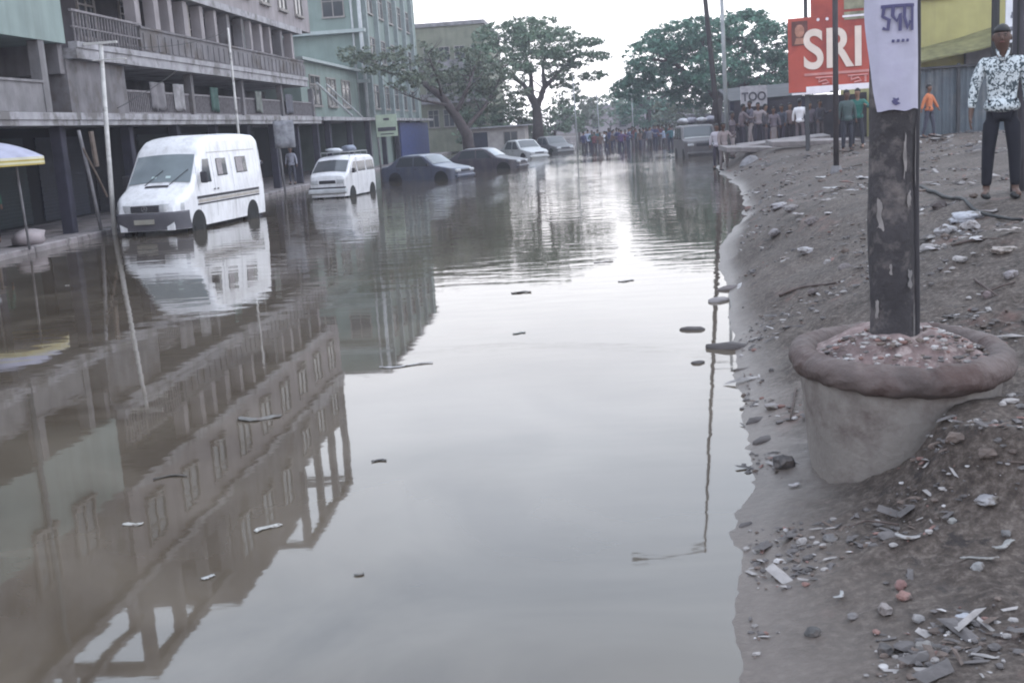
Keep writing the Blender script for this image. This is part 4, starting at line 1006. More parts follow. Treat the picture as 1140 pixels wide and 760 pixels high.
# shared figures for everyone further off
PS = [pose(), pose(stride=.16, armL=(.05, .12), armR=(.05, -.1)), pose(armL=(.18, .05), bendL=1.2, armR=(.05, .05), feet=.16), pose(lean=.12, armL=(.05, .15), armR=(.08, .2), bendR=.8),
      pose(saree=True, female=True, armL=(.04, .06), armR=(.05, .1), bendR=.6), pose(stride=-.12, armL=(.05, -.05), armR=(.25, .15), bendR=1.0)]
q = atd(1034, 156, 35.9)
person(PS[1], 'boy in an orange shirt walking in front of the blue grey metal fence', (q.x, q.y, gz(q.x, q.y)), math.radians(55), cloth((.45,.15,.07)), cloth((.05,.05,.07)), .93, 0)
gp = [  # px, feet y, distance, shirt, trousers, pose, turn, height
 (943, 166, 33, (.05,.07,.07), (.03,.03,.04), 0, 20, 'person in a black top standing just right of the thin steel post', 1.0),
 (955, 165, 33.6, (.03,.12,.10), (.04,.04,.05), 2, -30, 'person in a dark green top half hidden by the near pole', .98),
 (891, 163, 44, (.72,.70,.72), (.15,.12,.13), 0, 150, 'person in a bright white shirt standing below the hoarding', 1.0),
 (806, 179, 42.5, (.22,.18,.18), (.20,.17,.17), 2, 30, 'person in mauve at the water edge right of the jeep', 1.0),
 (799, 176, 45, (.42,.38,.42), (.06,.05,.07), 0, -20, 'person in a pale top beside the jeep, leftmost of the bank group', 1.0),
 (816, 178, 44, (.10,.08,.09), (.26,.22,.22), 5, 60, 'person in dark top and pale trousers, third from the left of the bank group', 1.02),
 (826, 176, 44.5, (.14,.11,.12), (.05,.045,.06), 3, 100, 'person leaning forward in brown, below the white road board', 1.0),
 (836, 175, 45, (.09,.08,.10), (.28,.24,.24), 1, -70, 'person striding in charcoal top and pale trousers, centre of the bank group', 1.0),
 (845, 172, 46, (.25,.21,.22), (.05,.05,.06), 2, 10, 'person in taupe with a raised forearm, right of centre of the bank group', .98),
 (853, 170, 47, (.08,.07,.08), (.10,.08,.09), 0, 80, 'person in near black beside the compound wall, sixth from the right', 1.0),
 (862, 169, 48, (.16,.13,.15), (.24,.2,.2), 4, 0, 'woman in a mauve brown saree by the wall, fifth from the right', .95),
 (871, 167, 48.3, (.07,.07,.09), (.07,.06,.08), 1, -40, 'person in navy by the wall, fourth from the right', 1.0),
 (880, 166, 48.6, (.18,.13,.13), (.06,.05,.06), 0, 30, 'person in maroon brown by the wall, left of the white shirt', 1.0),
 (902, 163, 48.6, (.12,.10,.12), (.08,.07,.08), 5, -10, 'person in dusky grey by the wall, right of the white shirt', .98),
 (913, 162, 48.6, (.06,.055,.07), (.12,.1,.11), 2, 40, 'person in black with bent arm by the wall, left of the steel post', 1.0)]
for px, py, Y, s_, t_, pi_, rz, lb, hh in gp:
    q = atd(px, py, Y); z = max(gz(q.x, q.y), -.2)
    person(PS[pi_], lb, (q.x, q.y, z), math.radians(rz), cloth(s_), cloth(t_), hh, random.choice((0, 1, 2)), 'people on the right bank', lower='skirt' if pi_ == 4 else 'trousers')
# the wading crowd down the road
random.seed(21)
cr_ = []
for k in range(38):
    px = 648 + 108 * ((k + .5) / 38) ** .85 + rnd(-1.2, 1.2); row = rnd(0, 1); Y = lerp(82, 99, row) if k > 9 else rnd(80, 90)
    cr_.append((px, Y))
cr_.sort()
ordn = 'first second third fourth fifth sixth seventh eighth ninth tenth eleventh twelfth thirteenth fourteenth fifteenth sixteenth seventeenth eighteenth nineteenth'.split()
pal = [('navy', (.05,.05,.11)), ('black', (.03,.03,.035)), ('maroon', (.12,.04,.05)), ('grey', (.16,.16,.19)), ('dark green', (.03,.07,.06)), ('purple', (.10,.06,.14)), ('brown', (.12,.08,.07)), ('pale blue', (.30,.34,.44)), ('white', (.66,.65,.70)), ('teal', (.04,.10,.12))]
for k, (px, Y) in enumerate(cr_):
    q = atd(px, 160, Y); nm, c = pal[(k * 7 + k // 3) % 10] if k not in (6, 36) else pal[8]
    if nm == 'white' and k not in (6, 19, 36): nm, c = pal[0]
    ps_ = PS[(k * 5) % 6]; ordw = ordn[k] + ' from the left' if k < 19 else (ordn[37 - k] + ' from the right' if k < 37 else 'rightmost')
    lb = 'person in %s wading far down the road, %s in the crowd' % (nm, ordw.replace('from the ', 'from '))
    person(ps_, lb, (q.x, q.y, -.30), math.radians(rnd(-180, 180)), cloth(c), cloth(random.choice([(.03,.03,.05), (.06,.05,.06), (.12,.1,.12), (.04,.04,.07)])), rnd(.93, 1.05), k % 3, 'crowd wading down the road', lower='skirt' if (k * 5) % 6 == 4 else 'trousers', wading=True)
# two under the parasol and some in the shops
for x, y, s_, t_, pi_, rz, lb in ((-13.9, 23.2, (.10,.09,.13), (.05,.05,.07), 3, 60, 'dim figure leaning beside the stall under the striped parasol'),
    (-14.6, 27.0, (.03,.08,.06), (.03,.03,.04), 0, 20, 'dim figure in green standing in the dark shopfront left of the van'),
    (-13.3, 45.2, (.26,.26,.30), (.05,.05,.07), 2, 30, 'person in pale grey on the pavement behind the small minivan'),
    (-13.5, 52, (.30,.30,.36), (.06,.06,.08), 0, -10, 'person in a pale top in the arcade right of the small minivan')):
    person(PS[pi_], lb, (x, y, .14), math.radians(rz), cloth(s_), cloth(t_), 1.0, 0)

# ------------------------------------------------------------------ parasol stall on the left pavement
um = thing('parasol', 'round market parasol with yellow and white striped skirt over the pavement at the far left', 'parasol', (-13.42, 24.6, .14))
b = MB(); P = []; R = 1.42
for j in range(9):
    r = R * j / 8; row = []
    for k in range(41):
        a = 2 * math.pi * k / 40; sag = .03 * abs(math.sin(a * 4)) * (r / R); row.append((r * math.cos(a) * (1 - sag), r * math.sin(a) * (1 - sag), 2.42 - .40 * (r / R) ** 2))
    P.append(row)
b.grid(P); b.build('canopy', mat('parasol_cloth', (.36,.36,.46), .85, .2, 3), um, True)
for s_, (z0, z1, c) in enumerate(((2.02, 1.965, (.55,.52,.42)), (1.965, 1.925, (.38,.30,.08)), (1.925, 1.875, (.50,.47,.33)), (1.875, 1.84, (.36,.27,.07)))):
    b = MB(); b.grid([[(R * math.cos(a) * (1 - .03 * abs(math.sin(a * 4))) * (1 + .012 * math.sin(a * 24) * (2.02 - z)), R * math.sin(a) * (1 - .03 * abs(math.sin(a * 4))) * (1 + .012 * math.sin(a * 24)), z) for a in [2 * math.pi * k / 120 for k in range(121)]] for z in (z0, z1)])
    b.build('valance_band', mat('band_%d' % s_, c, .85, .1), um, True)
b = MB(); b.tube([(.9, .02, -.02), (.86, .02, 2.2)], .028, 8); b.tube([(0, 0, 0), (0, 0, 2.4)], .03, 8); b.build('pole', MATS['prop_grey'], um, True)
b = MB()
for k in range(8): a = k * math.pi / 4; b.tube([(0, 0, 2.36), (R * .97 * math.cos(a), R * .97 * math.sin(a), 1.99)], .01, 5)
b.build('rib', M_pipe, um)
st = thing('stall_table', 'low cluttered stall table on the pavement under the striped parasol', 'table', (-13.5, 23.9, .14))
b = MB(); b.cbox((-.5, -.5, .55), (.45, .5, .60), .01); b.build('table_top', M_wood, st)
for x in (-.45, .36):
    for y in (-.45, .4): b = MB(); b.box((x, y, 0), (x + .05, y + .05, .55)); b.build('leg', M_wood, st)
for k, (x, y, c, lb) in enumerate(((-13.7, 23.7, (.25,.2,.15), 'brown sack on the stall table'), (-13.3, 24.15, (.35,.35,.4), 'pale sack on the stall table'))):
    b = MB(); b.rock((0, 0, 0), (.17, .2, .14), 0, 1, k); tag(b.build('sack', cloth(c), smooth=True, loc=(x, y, .87)), lb, 'sack')
b = MB(); b.rock((0, 0, 0), (.35, .5, .22), 0, 1, 4); tag(b.build('sack', cloth((.30,.26,.27)), smooth=True, loc=(-13.15, 25.9, .3)), 'slumped grey sack on the kerb right of the parasol', 'sack')
b = MB(); b.rock((0, 0, 0), (.25, .3, .2), 0, 1, 9); tag(b.build('sack', cloth((.11,.10,.13)), smooth=True, loc=(-13.1, 22.6, .28)), 'dark sack on the kerb below the parasol', 'sack')

# ------------------------------------------------------------------ trees
def leaf_mat(name, c1, c2):
    m = bpy.data.materials.new(name); m.use_nodes = True; n = m.node_tree; b = n.nodes['Principled BSDF']; b.inputs['Roughness'].default_value = .7
    oi = n.nodes.new('ShaderNodeNewGeometry'); r = n.nodes.new('ShaderNodeValToRGB')
    r.color_ramp.elements[0].color = (*c1, 1); r.color_ramp.elements[1].color = (*c2, 1)
    n.links.new(oi.outputs['Random Per Island'], r.inputs[0]); n.links.new(r.outputs[0], b.inputs['Base Color']); return m
L1 = leaf_mat('leaf_green', (.04,.085,.045), (.13,.19,.12)); L2 = leaf_mat('leaf_dark', (.025,.085,.058), (.085,.19,.13)); L3 = leaf_mat('leaf_olive', (.05,.075,.05), (.14,.16,.11))
M_bark = mat('bark', (.055,.042,.042), .95, .35, 3, .5, 10)
def crown_bm(clumps, n, size, seed, holes=.25):
    random.seed(seed); b = MB(); tot = sum(c[1][0] * c[1][1] for c in clumps)
    for c, r in clumps:
        c = Vector(c); k = int(n * r[0] * r[1] / tot)
        # small sprays of leaves, densest on the outer shell
        subs = []
        for _ in range(max(6, k // 22)):
            v = Vector((random.gauss(0, 1), random.gauss(0, 1), random.gauss(0, 1))).normalized() * (rnd(.25, 1) ** .45)
            if noise.noise(Vector((v.x * 2.2 + seed, v.y * 2.2, v.z * 2.2 + c.x))) < -holes * .6: continue
            subs.append(c + Vector((v.x * r[0], v.y * r[1], v.z * r[2])))
        for s_ in subs:
            for _ in range(22):
                p = s_ + Vector((random.gauss(0, .34), random.gauss(0, .34), random.gauss(0, .16))) * (size * 2.6)
                nrm = Vector((random.gauss(0, .6), random.gauss(0, .6), random.gauss(.6, .5))).normalized(); u = nrm.orthogonal().normalized(); u.rotate(Matrix.Rotation(rnd(0, 6.28), 3, nrm)); w_ = nrm.cross(u)
                l = size * (.55 + 1.7 * random.random() ** 1.6); h = l * .6
                b.add([p - u * l * .5, p + w_ * h * .5, p + u * l * .5, p - w_ * h * .5], [(0, 1, 2, 3)])
    return b
def tree(name, label, base, trunk, limbs, clumps, n, size, leaf, seed):
    t = thing(name, label, 'tree', base)
    b = MB(); b.tube([p for p, r in trunk], [r * .72 for p, r in trunk], 12)
    b.build('trunk', M_bark, t, True)
    random.seed(seed); b = MB()
    for pts, r0 in limbs:
        r0 *= .75
        pts = [Vector(p) for p in pts]; q = []
        for i in range(len(pts) - 1):
            for k in range(4): q.append(pts[i].lerp(pts[i+1], k / 4) + Vector((rnd(-1, 1), rnd(-1, 1), rnd(-1, 1))) * .06 * r0 * 4)
        q.append(pts[-1]); b.tube(q, [lerp(r0, r0 * .25, i / (len(q) - 1)) for i in range(len(q))], 8)
        for i in range(3, len(q)):
            for _ in range(2):
                dd = Vector((rnd(-1, 1), rnd(-1, 1), rnd(-.1, .8))) * rnd(.6, 1.6); b.tube([q[i], q[i] + dd * .6, q[i] + dd + Vector((0, 0, .15))], [r0 * .25, r0 * .16, r0 * .06], 5)
    b.build('limb', M_bark, t, True)
    crown_bm(clumps, n, size, seed).build('crown', leaf, t)
    return t
def pt(px, py, Y, base): 
    q = atd(px, py, Y); return (q.x - base[0], q.y - base[1], q.z - base[2])
# leaning tree
def mk(px, py, Y, b0): return pt(px, py, Y, b0)
q = atd(524, 174, 74); B0 = (q.x, 74, 0)
g_ = lambda px, py, dy=0: mk(px, py, 74 + dy, B0)
tree('leaning_tree', 'tree with heavy dark trunk leaning left over the arcade beside the tall green block', B0,
     [((0,0,-.3), .62), (g_(520, 150), .5), (g_(507, 128), .42), (g_(492, 108), .34), (g_(470, 92), .22), (g_(448, 80), .12)],
     [([g_(507, 128), g_(520, 100), g_(530, 70, 2)], .22), ([g_(492, 108), g_(486, 84, -2), g_(476, 60, -2)], .16), ([g_(470, 92), g_(430, 80, -1), g_(395, 66, -2)], .13), ([g_(500, 118), g_(470, 112, -2), g_(450, 105, -3)], .14), ([g_(518, 145), g_(540, 118, 2), g_(556, 90, 4)], .22)],
     [(g_(420, 72, -2), (2.2, 2.2, .75)), (g_(460, 62, 1), (2.0, 2.2, .95)), (g_(505, 72, 2), (2.3, 2.6, 1.1)), (g_(545, 82, 3), (1.9, 2.2, 1.1)), (g_(448, 92, -2), (1.4, 1.6, .6)), (g_(395, 60, -3), (1.3, 1.6, .5)), (g_(530, 110, 3), (1.7, 1.8, 1.2)), (g_(560, 100, 4), (1.9, 2.2, 1.3)), (g_(500, 96, 3), (1.6, 1.8, 1.0)), (g_(480, 84, -3), (1.6, 1.6, .7))],
     17000, .14, L3, 4)
q = atd(598, 165, 96); B0 = (q.x, 96, 0); g_ = lambda px, py, dy=0: mk(px, py, 96 + dy, B0)
tree('rain_tree', 'large spreading tree with forked trunk standing mid distance on the left of the road', B0,
     [((0,0,-.3), .75), (g_(599, 140), .62), (g_(597, 118), .5), (g_(590, 104), .4)],
     [([g_(597, 120), g_(583, 95), g_(560, 78, -2), g_(545, 70, -3)], .34), ([g_(598, 118), g_(606, 98), g_(622, 80, 2), g_(640, 66, 2)], .38), ([g_(592, 106), g_(590, 80), g_(584, 50)], .3), ([g_(606, 98), g_(604, 70, 2), g_(612, 45, 2)], .24), ([g_(570, 84), g_(548, 96, -2), g_(530, 104, -2)], .2)],
     [(g_(560, 42), (2.6, 3, 1.3)), (g_(590, 34, 1), (2.8, 3, 1.2)), (g_(618, 48, 1), (2.6, 3, 1.3)), (g_(545, 66, -2), (2.2, 2.6, 1.2)), (g_(600, 66, -2), (2.4, 2.4, 1.1)), (g_(640, 66, 2), (2.0, 2.2, .8)), (g_(575, 78, -3), (1.6, 2, .7)), (g_(622, 86, 1), (1.5, 1.8, .9)), (g_(655, 48, 3), (1.3, 1.5, .4)), (g_(528, 92, -2), (1.9, 1.8, 1.3)), (g_(560, 112, 2), (2.6, 2, 1.3)), (g_(632, 104, 3), (1.5, 1.6, 1.0)), (g_(600, 50, -2), (2.4, 2.4, 1.2)), (g_(668, 62, 4), (1.1, 1.3, .35)), (g_(660, 84, 4), (1.2, 1.4, .4))],
     44000, .16, L1, 6)
q = atd(795, 150, 92); B0 = (q.x, 92, 0); g_ = lambda px, py, dy=0: mk(px, py, 92 + dy, B0)
tree('rain_tree', 'broad dark domed tree filling the skyline on the right behind the power pole', B0,
     [((0,0,-.3), .8), (g_(797, 130), .65), (g_(800, 108), .5)],
     [([g_(800, 112), g_(775, 88), g_(745, 68), g_(722, 66)], .36), ([g_(800, 110), g_(812, 80), g_(830, 55), g_(842, 40)], .4), ([g_(800, 112), g_(835, 92), g_(862, 80)], .34), ([g_(798, 108), g_(790, 70), g_(780, 45)], .32)],
     [(g_(725, 62), (2.2, 3, 1.6)), (g_(755, 46, 1), (2.8, 3, 1.6)), (g_(790, 38), (2.8, 3, 1.5)), (g_(828, 34, 1), (2.6, 3, 1.6)), (g_(858, 50), (2.4, 3, 1.8)), (g_(845, 82, 1), (3.0, 3, 1.9)), (g_(800, 76, -2), (2.6, 2.6, 1.7)), (g_(765, 76, 1), (2.3, 2.5, 1.4)), (g_(712, 84, 2), (1.5, 2, 1.0)), (g_(832, 18, 2), (1.3, 1.5, .35)), (g_(872, 102, 2), (2.4, 2.4, 1.5)), (g_(825, 104, 2), (2.8, 2.4, 1.5)), (g_(850, 110, 1), (2.4, 2.4, 1.4)), (g_(700, 100, 2), (1.4, 2, 1.0)), (g_(740, 92, 2), (2.2, 2.2, 1.3)), (g_(770, 104, 3), (2.2, 2.2, 1.2)), (g_(880, 66, 2), (2.0, 2.2, 1.6)), (g_(795, 96, 2), (2.4, 2.4, 1.3))],
     95000, .175, L2, 9)
q = atd(722, 150, 135); B0 = (q.x, 135, 0); g_ = lambda px, py, dy=0: mk(px, py, 135 + dy, B0)
tree('hazy_tree', 'blue hazed round tree far behind the wading crowd', B0, [((0,0,-.3), .5), (g_(722, 125), .4), (g_(722, 108), .3)],
     [([g_(722, 125), g_(705, 108), g_(700, 100)], .25), ([g_(722, 120), g_(742, 105), g_(750, 98)], .25)],
     [(g_(722, 104), (3.2, 3, 2.0)), (g_(702, 116), (2.0, 2, 1.6)), (g_(745, 114), (2.4, 2, 1.8)), (g_(722, 128), (3.6, 3, 1.5))], 9000, .28, L2, 12)
for k, (px, Y, rx, rz_, lb) in enumerate(((572, 112, 3.6, 1.9, 'dark bushy tree behind the low shed under the spreading tree'), (618, 125, 3.2, 1.5, 'bushy hazed tree right of the spreading tree trunk'), (645, 150, 3.4, 1.5, 'distant bushy tree behind the left end of the crowd'), (680, 165, 4.2, 1.5, 'most distant bushy tree behind the middle of the crowd'), (770, 120, 3.8, 1.8, 'bushy tree in shade behind the jeep'), (540, 98, 2.6, 1.6, 'bushy tree behind the leaning trunk beside the tenement'))):
    q = atd(px, 150, Y); B0 = (q.x, Y, .0); zc = (2.2, 2.6, 3.4, 3.8, 2.6, 2.4)[k]; rz_ *= (1.2, 1.3, 1.7, 1.8, 1.2, 1.3)[k]
    tree('bushy_tree', lb, B0, [((0,0,-.3), .22), ((0,0,1.2), .17), ((.1,0,2), .12)], [([(0,0,1.1), (.8,0,2), (1.5,0,2.6)], .1), ([(0,0,1.2), (-.8,0,2), (-1.4,0,2.5)], .1)],
         [((0, 0, zc), (rx * .7, rx * .6, rz_)), ((-rx * .55, .4, zc - .3), (rx * .5, rx * .5, rz_ * .75)), ((rx * .55, -.3, zc - .2), (rx * .5, rx * .5, rz_ * .8))], 4200, .26, (L3, L1)[k % 2], 20 + k)
# low buildings closing the far end
for k, (px, Y, wd, h, lb) in enumerate(((652, 178, 9, 3.0, 'pale low building closing the far end of the road on the left'), (700, 182, 14, 4.2, 'hazed low building behind the middle of the crowd'), (750, 176, 10, 3.2, 'hazed low building behind the right end of the crowd'))):
    q = atd(px, 150, Y); t = thing('low_building', lb, 'building', (q.x, Y, 0)); b = MB(); b.box((-wd / 2, 0, -.2), (wd / 2, 6, h)); b.build('wall', M_pink, t)
    b = MB(); b.box((-wd / 2 - .3, -.4, h + .002), (wd / 2 + .3, 6.2, h + .25)); b.build('roof', M_slab, t)
    for j in range(int(wd / 2.4)):
        b = MB(); x = -wd / 2 + 1 + j * 2.3; b.box((x, -.05, .9), (x + 1.1, -.002, 2.1)); b.build('window', M_vglass, t)
# ------------------------------------------------------------------ rubbish and rubble
random.seed(77)
DC = {'grey stone': (.24,.22,.215), 'dark stone': (.09,.08,.08), 'brick red': (.15,.085,.075), 'pale litter': (.34,.32,.32), 'brown husk': (.10,.075,.065)}
DM = [mat('debris_%d' % k, c, .85, .3, 12, .4, 30) for k, c in enumerate(DC.values())]
def density(x, y):
    return 1
b = MB(); n = 0
while n < 8500:
    y = 3.1 + 38 * random.random() ** 2.1; xs = interp(SHORE, y); x = xs + .05 + (1.0 + .32 * y) * random.random()
    if math.hypot(x - PX, y - PY) < .64: continue
    if fbm(x, y, .8, 3, 40) < -.04 + .25 * random.random(): continue
    s = (.003 + .011 * random.random() ** 2) * (1 + y * .07) * (2.2 if random.random() < .06 else 1)
    mi = random.choices(range(5), (3.5, 8, .8, .6, 4))[0]
    z = gz(x, y); 
    if random.random() < .55: b.rock((x, y, z + s * .25), (s * rnd(.8, 1.5), s * rnd(.7, 1.4), s * rnd(.4, .8)), mi, 1, n)
    else:
        a = rnd(0, 6.28); l = s * rnd(1.2, 4); u = Vector((math.cos(a), math.sin(a), rnd(-.2, .3))) * l; w_ = Vector((-math.sin(a), math.cos(a), rnd(-.3, .3))) * s * rnd(.5, 1.3)
        c = Vector((x, y, z + s * .5)); b.add([c - u - w_, c + u - w_ * .6, c + u * .8 + w_, c - u * .7 + w_ * .8, c + Vector((0, 0, s * .5))], [(0, 1, 4), (1, 2, 4), (2, 3, 4), (3, 0, 4), (3, 2, 1, 0)], mi)
    n += 1
tag(b.build('gravel_and_litter', DM), 'small stones, husks and shreds of litter strewn over the muddy bank', 'rubble', kind='stuff')
# grit in the planter
b = MB()
for k in range(420):
    a = rnd(0, 6.28); r = .50 * math.sqrt(random.random())
    if r < .16: continue
    s = rnd(.005, .018); z = .16 + .60 - .05 * (r / .53) ** 3 + .10 * math.exp(-((r - .2) / .18) ** 2)
    b.rock((PX + r * math.cos(a), PY + r * math.sin(a), z + s * .3), (s * rnd(.8, 1.8), s, s * .6), random.choices(range(5), (4, 3, 2, 1.6, 3))[0], 1, k)
tag(b.build('planter_litter', DM), 'small stones and litter lying on the soil of the round planter', 'rubble', kind='stuff')

def stone(px, py, r, c, label, flat=.6, nm='stone', cat='stone', seed=None, z=None):
    q = ong(px, py); zz = gz(q.x, q.y) if z is None else z
    b = MB(); b.rock((0, 0, 0), (r, r * .8, r * flat), 0, 1, seed if seed is not None else px * .13)
    o = b.build(nm, cloth(c) if nm != 'stone' else mat('stone_%02d%02d' % (int(c[0] * 99), int(c[1] * 99)), tuple(k * .68 for k in c), .85, .35, 14, .6, 30, col2=(.09,.075,.07), c2f=(.5,.62), c2scale=12), smooth=False, loc=(q.x, q.y, zz + r * flat * .5)); o.rotation_euler = (rnd(-.2, .2), rnd(-.2, .2), px)
    return tag(o, label, cat)
for a in ((985, 683, .035, (.30,.26,.25), 'roundish pale stone, largest of the cluster in front of the planter'), (1006, 668, .038, (.30,.17,.15), 'reddish brick lump right of the largest pale stone'),
          (1003, 655, .032, (.24,.13,.12), 'red brick chip behind the reddish lump'), (1022, 692, .028, (.30,.28,.28), 'pale flat stone right of the brick lump'), (1030, 718, .036, (.26,.24,.23), 'buff stone nearest the bottom edge right of centre'),
          (905, 708, .034, (.09,.085,.085), 'dark stone in the wet mud near the bottom left of the bank'), (985, 726, .035, (.10,.09,.09), 'dark stone below the pale cluster'), (950, 690, .026, (.22,.2,.2), 'small grey stone left of the pale cluster'),
          (1088, 640, .032, (.28,.27,.27), 'pale wedge stone at the right below the planter'), (1060, 582, .028, (.32,.31,.30), 'pale stone right of the curled wrapper'), (1120, 600, .026, (.2,.19,.19), 'grey stone near the right edge below the planter'),
          (873, 520, .075, (.085,.075,.075), 'black lump against the left foot of the planter'), (940, 300, .07, (.2,.17,.17), 'grey rock on the bank left of the near pole'), (905, 330, .05, (.16,.13,.13), 'brownish rock left of the planter rim'),
          (862, 262, .10, (.3,.27,.28), 'pale rock at the water edge beyond the planter'), (880, 236, .12, (.28,.25,.25), 'pale rock on the rubbish heap'), (905, 250, .10, (.2,.17,.16), 'brown rock on the rubbish heap'),
          (1052, 262, .11, (.42,.4,.41), 'large pale lump in the litter heap right of the pole'), (1080, 258, .09, (.40,.37,.37), 'pale lump behind the litter heap right of the pole'), (1045, 232, .10, (.09,.07,.07), 'dark stone on the path behind the near pole'),
          (1100, 330, .05, (.2,.15,.15), 'brown stone behind the planter at right'), (1125, 312, .06, (.3,.27,.27), 'grey stone at the right edge behind the planter')):
    stone(*a)
def scrap(px, py, l, wd, c, label, ang, curl=.12, on=None, nm='litter_scrap', cat='litter'):
    q = ong(px, py) if on is None else onz(px, py, on); zz = gz(q.x, q.y) if on is None else on
    b = MB(); P = []
    for i in range(9):
        u = i / 8 - .5
        P.append([(u * l, v * wd * (1 - 1.2 * u * u) + .12 * l * math.sin(u * 5 + px), curl * l * (u * u) + .15 * wd * noise.noise(Vector((u * 5, v * 3, px)))) for v in (-.5, -.2, .15, .5)])
    b.grid(P, 0, (0, 0, .004)); o = b.build(nm, mat('scrap_%02d%02d' % (int(c[0]*99), int(c[2]*99)), tuple(k * .6 for k in c), .85, .4, 14, col2=(.10,.08,.07), c2f=(.52,.62), c2scale=11), smooth=True, loc=(q.x, q.y, zz + .012 if on is None else .004)); o.rotation_euler = (0, 0, ang); return tag(o, label, cat)
for a in ((1065, 258, .34, .10, (.62,.60,.62), 'long white crumpled sheet in the litter heap right of the pole', 2.4), (1088, 268, .26, .08, (.56,.53,.54), 'white plastic strip on the litter heap right of the pole', 1.1), (1030, 270, .3, .07, (.06,.05,.05), 'dark rag beside the pole at the litter heap', .1),
          (1122, 262, .24, .10, (.5,.44,.42), 'buff wrapper near the right edge behind the planter', .6), (1040, 280, .22, .08, (.5,.46,.47), 'pale wrapper just right of the pole', 2.0), (1010, 612, .11, .035, (.42,.40,.40), 'curled pale wrapper in front of the planter', -.4), (1118, 614, .14, .03, (.40,.39,.38), 'bent pale strip near the right edge in the foreground', .5),
          (1090, 628, .16, .022, (.30,.29,.28), 'straight grey strip below the planter at right', .15), (935, 668, .08, .02, (.45,.44,.44), 'small white scrap in the wet mud near the bottom', .9), (885, 542, .07, .04, (.60,.55,.56), 'white scrap against the left foot of the planter', .3),
          (845, 215, .5, .2, (.5,.47,.48), 'pale crumpled sheet at the far water edge', 1.0), (930, 212, .5, .16, (.55,.53,.54), 'white sheet on the far bank left of the steel post', .2), (870, 218, .4, .14, (.44,.40,.41), 'grey sheet on the far bank above the rubbish heap', 2.1),
          (918, 198, .6, .2, (.62,.60,.60), 'white sheet beside the foot of the steel post', .5), (960, 200, .5, .2, (.5,.48,.48), 'pale sheet just left of the near pole in the distance', 1.4), (925, 237, .3, .1, (.5,.46,.46), 'pale wrapper on the bank between the heap and the pole', .9),
          (893, 238, .26, .12, (.47,.43,.43), 'buff wrapper on the rubbish heap', 2.6), (915, 226, .3, .12, (.40,.36,.36), 'grey wrapper at the top of the rubbish heap', .4), (1020, 150, .9, .25, (.55,.53,.53), 'pale sheet on the ground behind the boy in orange', .3), (1105, 236, .3, .1, (.42,.38,.38), 'pale scrap beside the fallen cable', .2)):
    scrap(*a)
M_twig = mat('dead_wood', (.075,.055,.05), .9, .3, 9)
def stick(pts, r, label, nm='stick', m=None, z0=.02, cat='stick'):
    b = MB(); P = [Vector((*(ong(*p).xy), 0)) for p in pts]; o0 = P[0].copy(); Q = []
    for i in range(len(P) - 1):
        for k in range(5): Q.append(P[i].lerp(P[i+1], k / 5))
    Q.append(P[-1]); o0.z = gz(o0.x, o0.y)
    Q = [Vector((p.x, p.y, gz(p.x, p.y, False) + z0 + .004 * noise.noise(p * 9))) - o0 for p in Q]
    b.tube(Q, [r * (1 - .5 * i / len(Q)) for i in range(len(Q))], 7); return tag(b.build(nm, m or M_twig, smooth=True, loc=o0), label, cat)
stick([(868, 331), (895, 322), (935, 316)], .016, 'dark twig lying left of the near pole behind the planter')
stick([(1020, 210), (1060, 224), (1085, 238), (1138, 248)], .028, 'long dark cable lying across the path behind the near pole', 'fallen_cable', M_black, .03, 'cable')
stick([(1085, 314), (1112, 334)], .012, 'broken stick behind the planter at the right')
stick([(1092, 330), (1130, 318)], .010, 'thin stick crossing the broken one behind the planter')
stick([(1060, 276), (1115, 270)], .014, 'stick in the litter heap right of the pole')
stick([(886, 436), (880, 470)], .008, 'short twig against the left side of the planter')
stick([(1000, 590), (965, 584), (945, 592)], .006, 'thin bent twig in front of the planter')
# concrete slabs tipped at the water edge
for k, (px, py, z, L_, W_, rz, tilt, lb) in enumerate(((842, 186, .12, 2.6, .8, .28, .06, 'long broken concrete slab tipped at the water edge, nearest of three'), (872, 176, .35, 3.4, .7, .22, -.05, 'long concrete slab lying behind the nearest one on the far bank'), (905, 168, .62, 3.2, .7, .18, .04, 'farthest concrete slab lying on the bank before the crowd'))):
    q = onz(px, py, z); b = MB(); b.cbox((-L_ / 2, -W_ / 2, -.09), (L_ / 2, W_ / 2, .09), .02); o = b.build('concrete_slab', mat('slab_pale', (.20,.18,.18), .9, .25, 3, .4, 12), loc=(q.x, q.y, max(z, gz(q.x, q.y)) + .1)); o.rotation_euler = (.1, tilt, rz); tag(o, lb, 'slab')
b = MB(); b.rock((0, 0, 0), (.35, .3, .3), 0, 1, 5); q = onz(835, 184, .3); tag(b.build('rubble_lump', M_conc, loc=q), 'knobbly concrete lump at the tip of the nearest slab', 'rubble')
# things at the waterline
def lump(px, py, l, wd, h, c, label, ang, seed):
    q = onz(px, py, 0); b = MB(); b.rock((0, 0, 0), (l, wd, h), 0, 1, seed); o = b.build('mud_clod', cloth(c), loc=(q.x, q.y, h * .2), smooth=True); o.rotation_euler = (0, 0, ang); return tag(o, label, 'clod')
lump(808, 388, .20, .05, .05, (.08,.07,.07), 'long dark clod lying at the waterline left of the planter', -.35, 1)
lump(772, 367, .13, .04, .03, (.09,.08,.08), 'small dark clod in the water just off the bank', -.2, 2)
lump(777, 404, .06, .03, .02, (.10,.09,.09), 'tiny clod in the water below the long one', .2, 3)
lump(800, 335, .15, .09, .04, (.20,.18,.18), 'grey clod at the waterline above the long dark one', .6, 4)
lump(812, 322, .16, .07, .04, (.13,.11,.11), 'brown clod touching the bank farther off', .3, 5)
lump(833, 412, .14, .03, .025, (.12,.105,.10), 'thin dark clod on the wet mud right of the long one', -.05, 6)
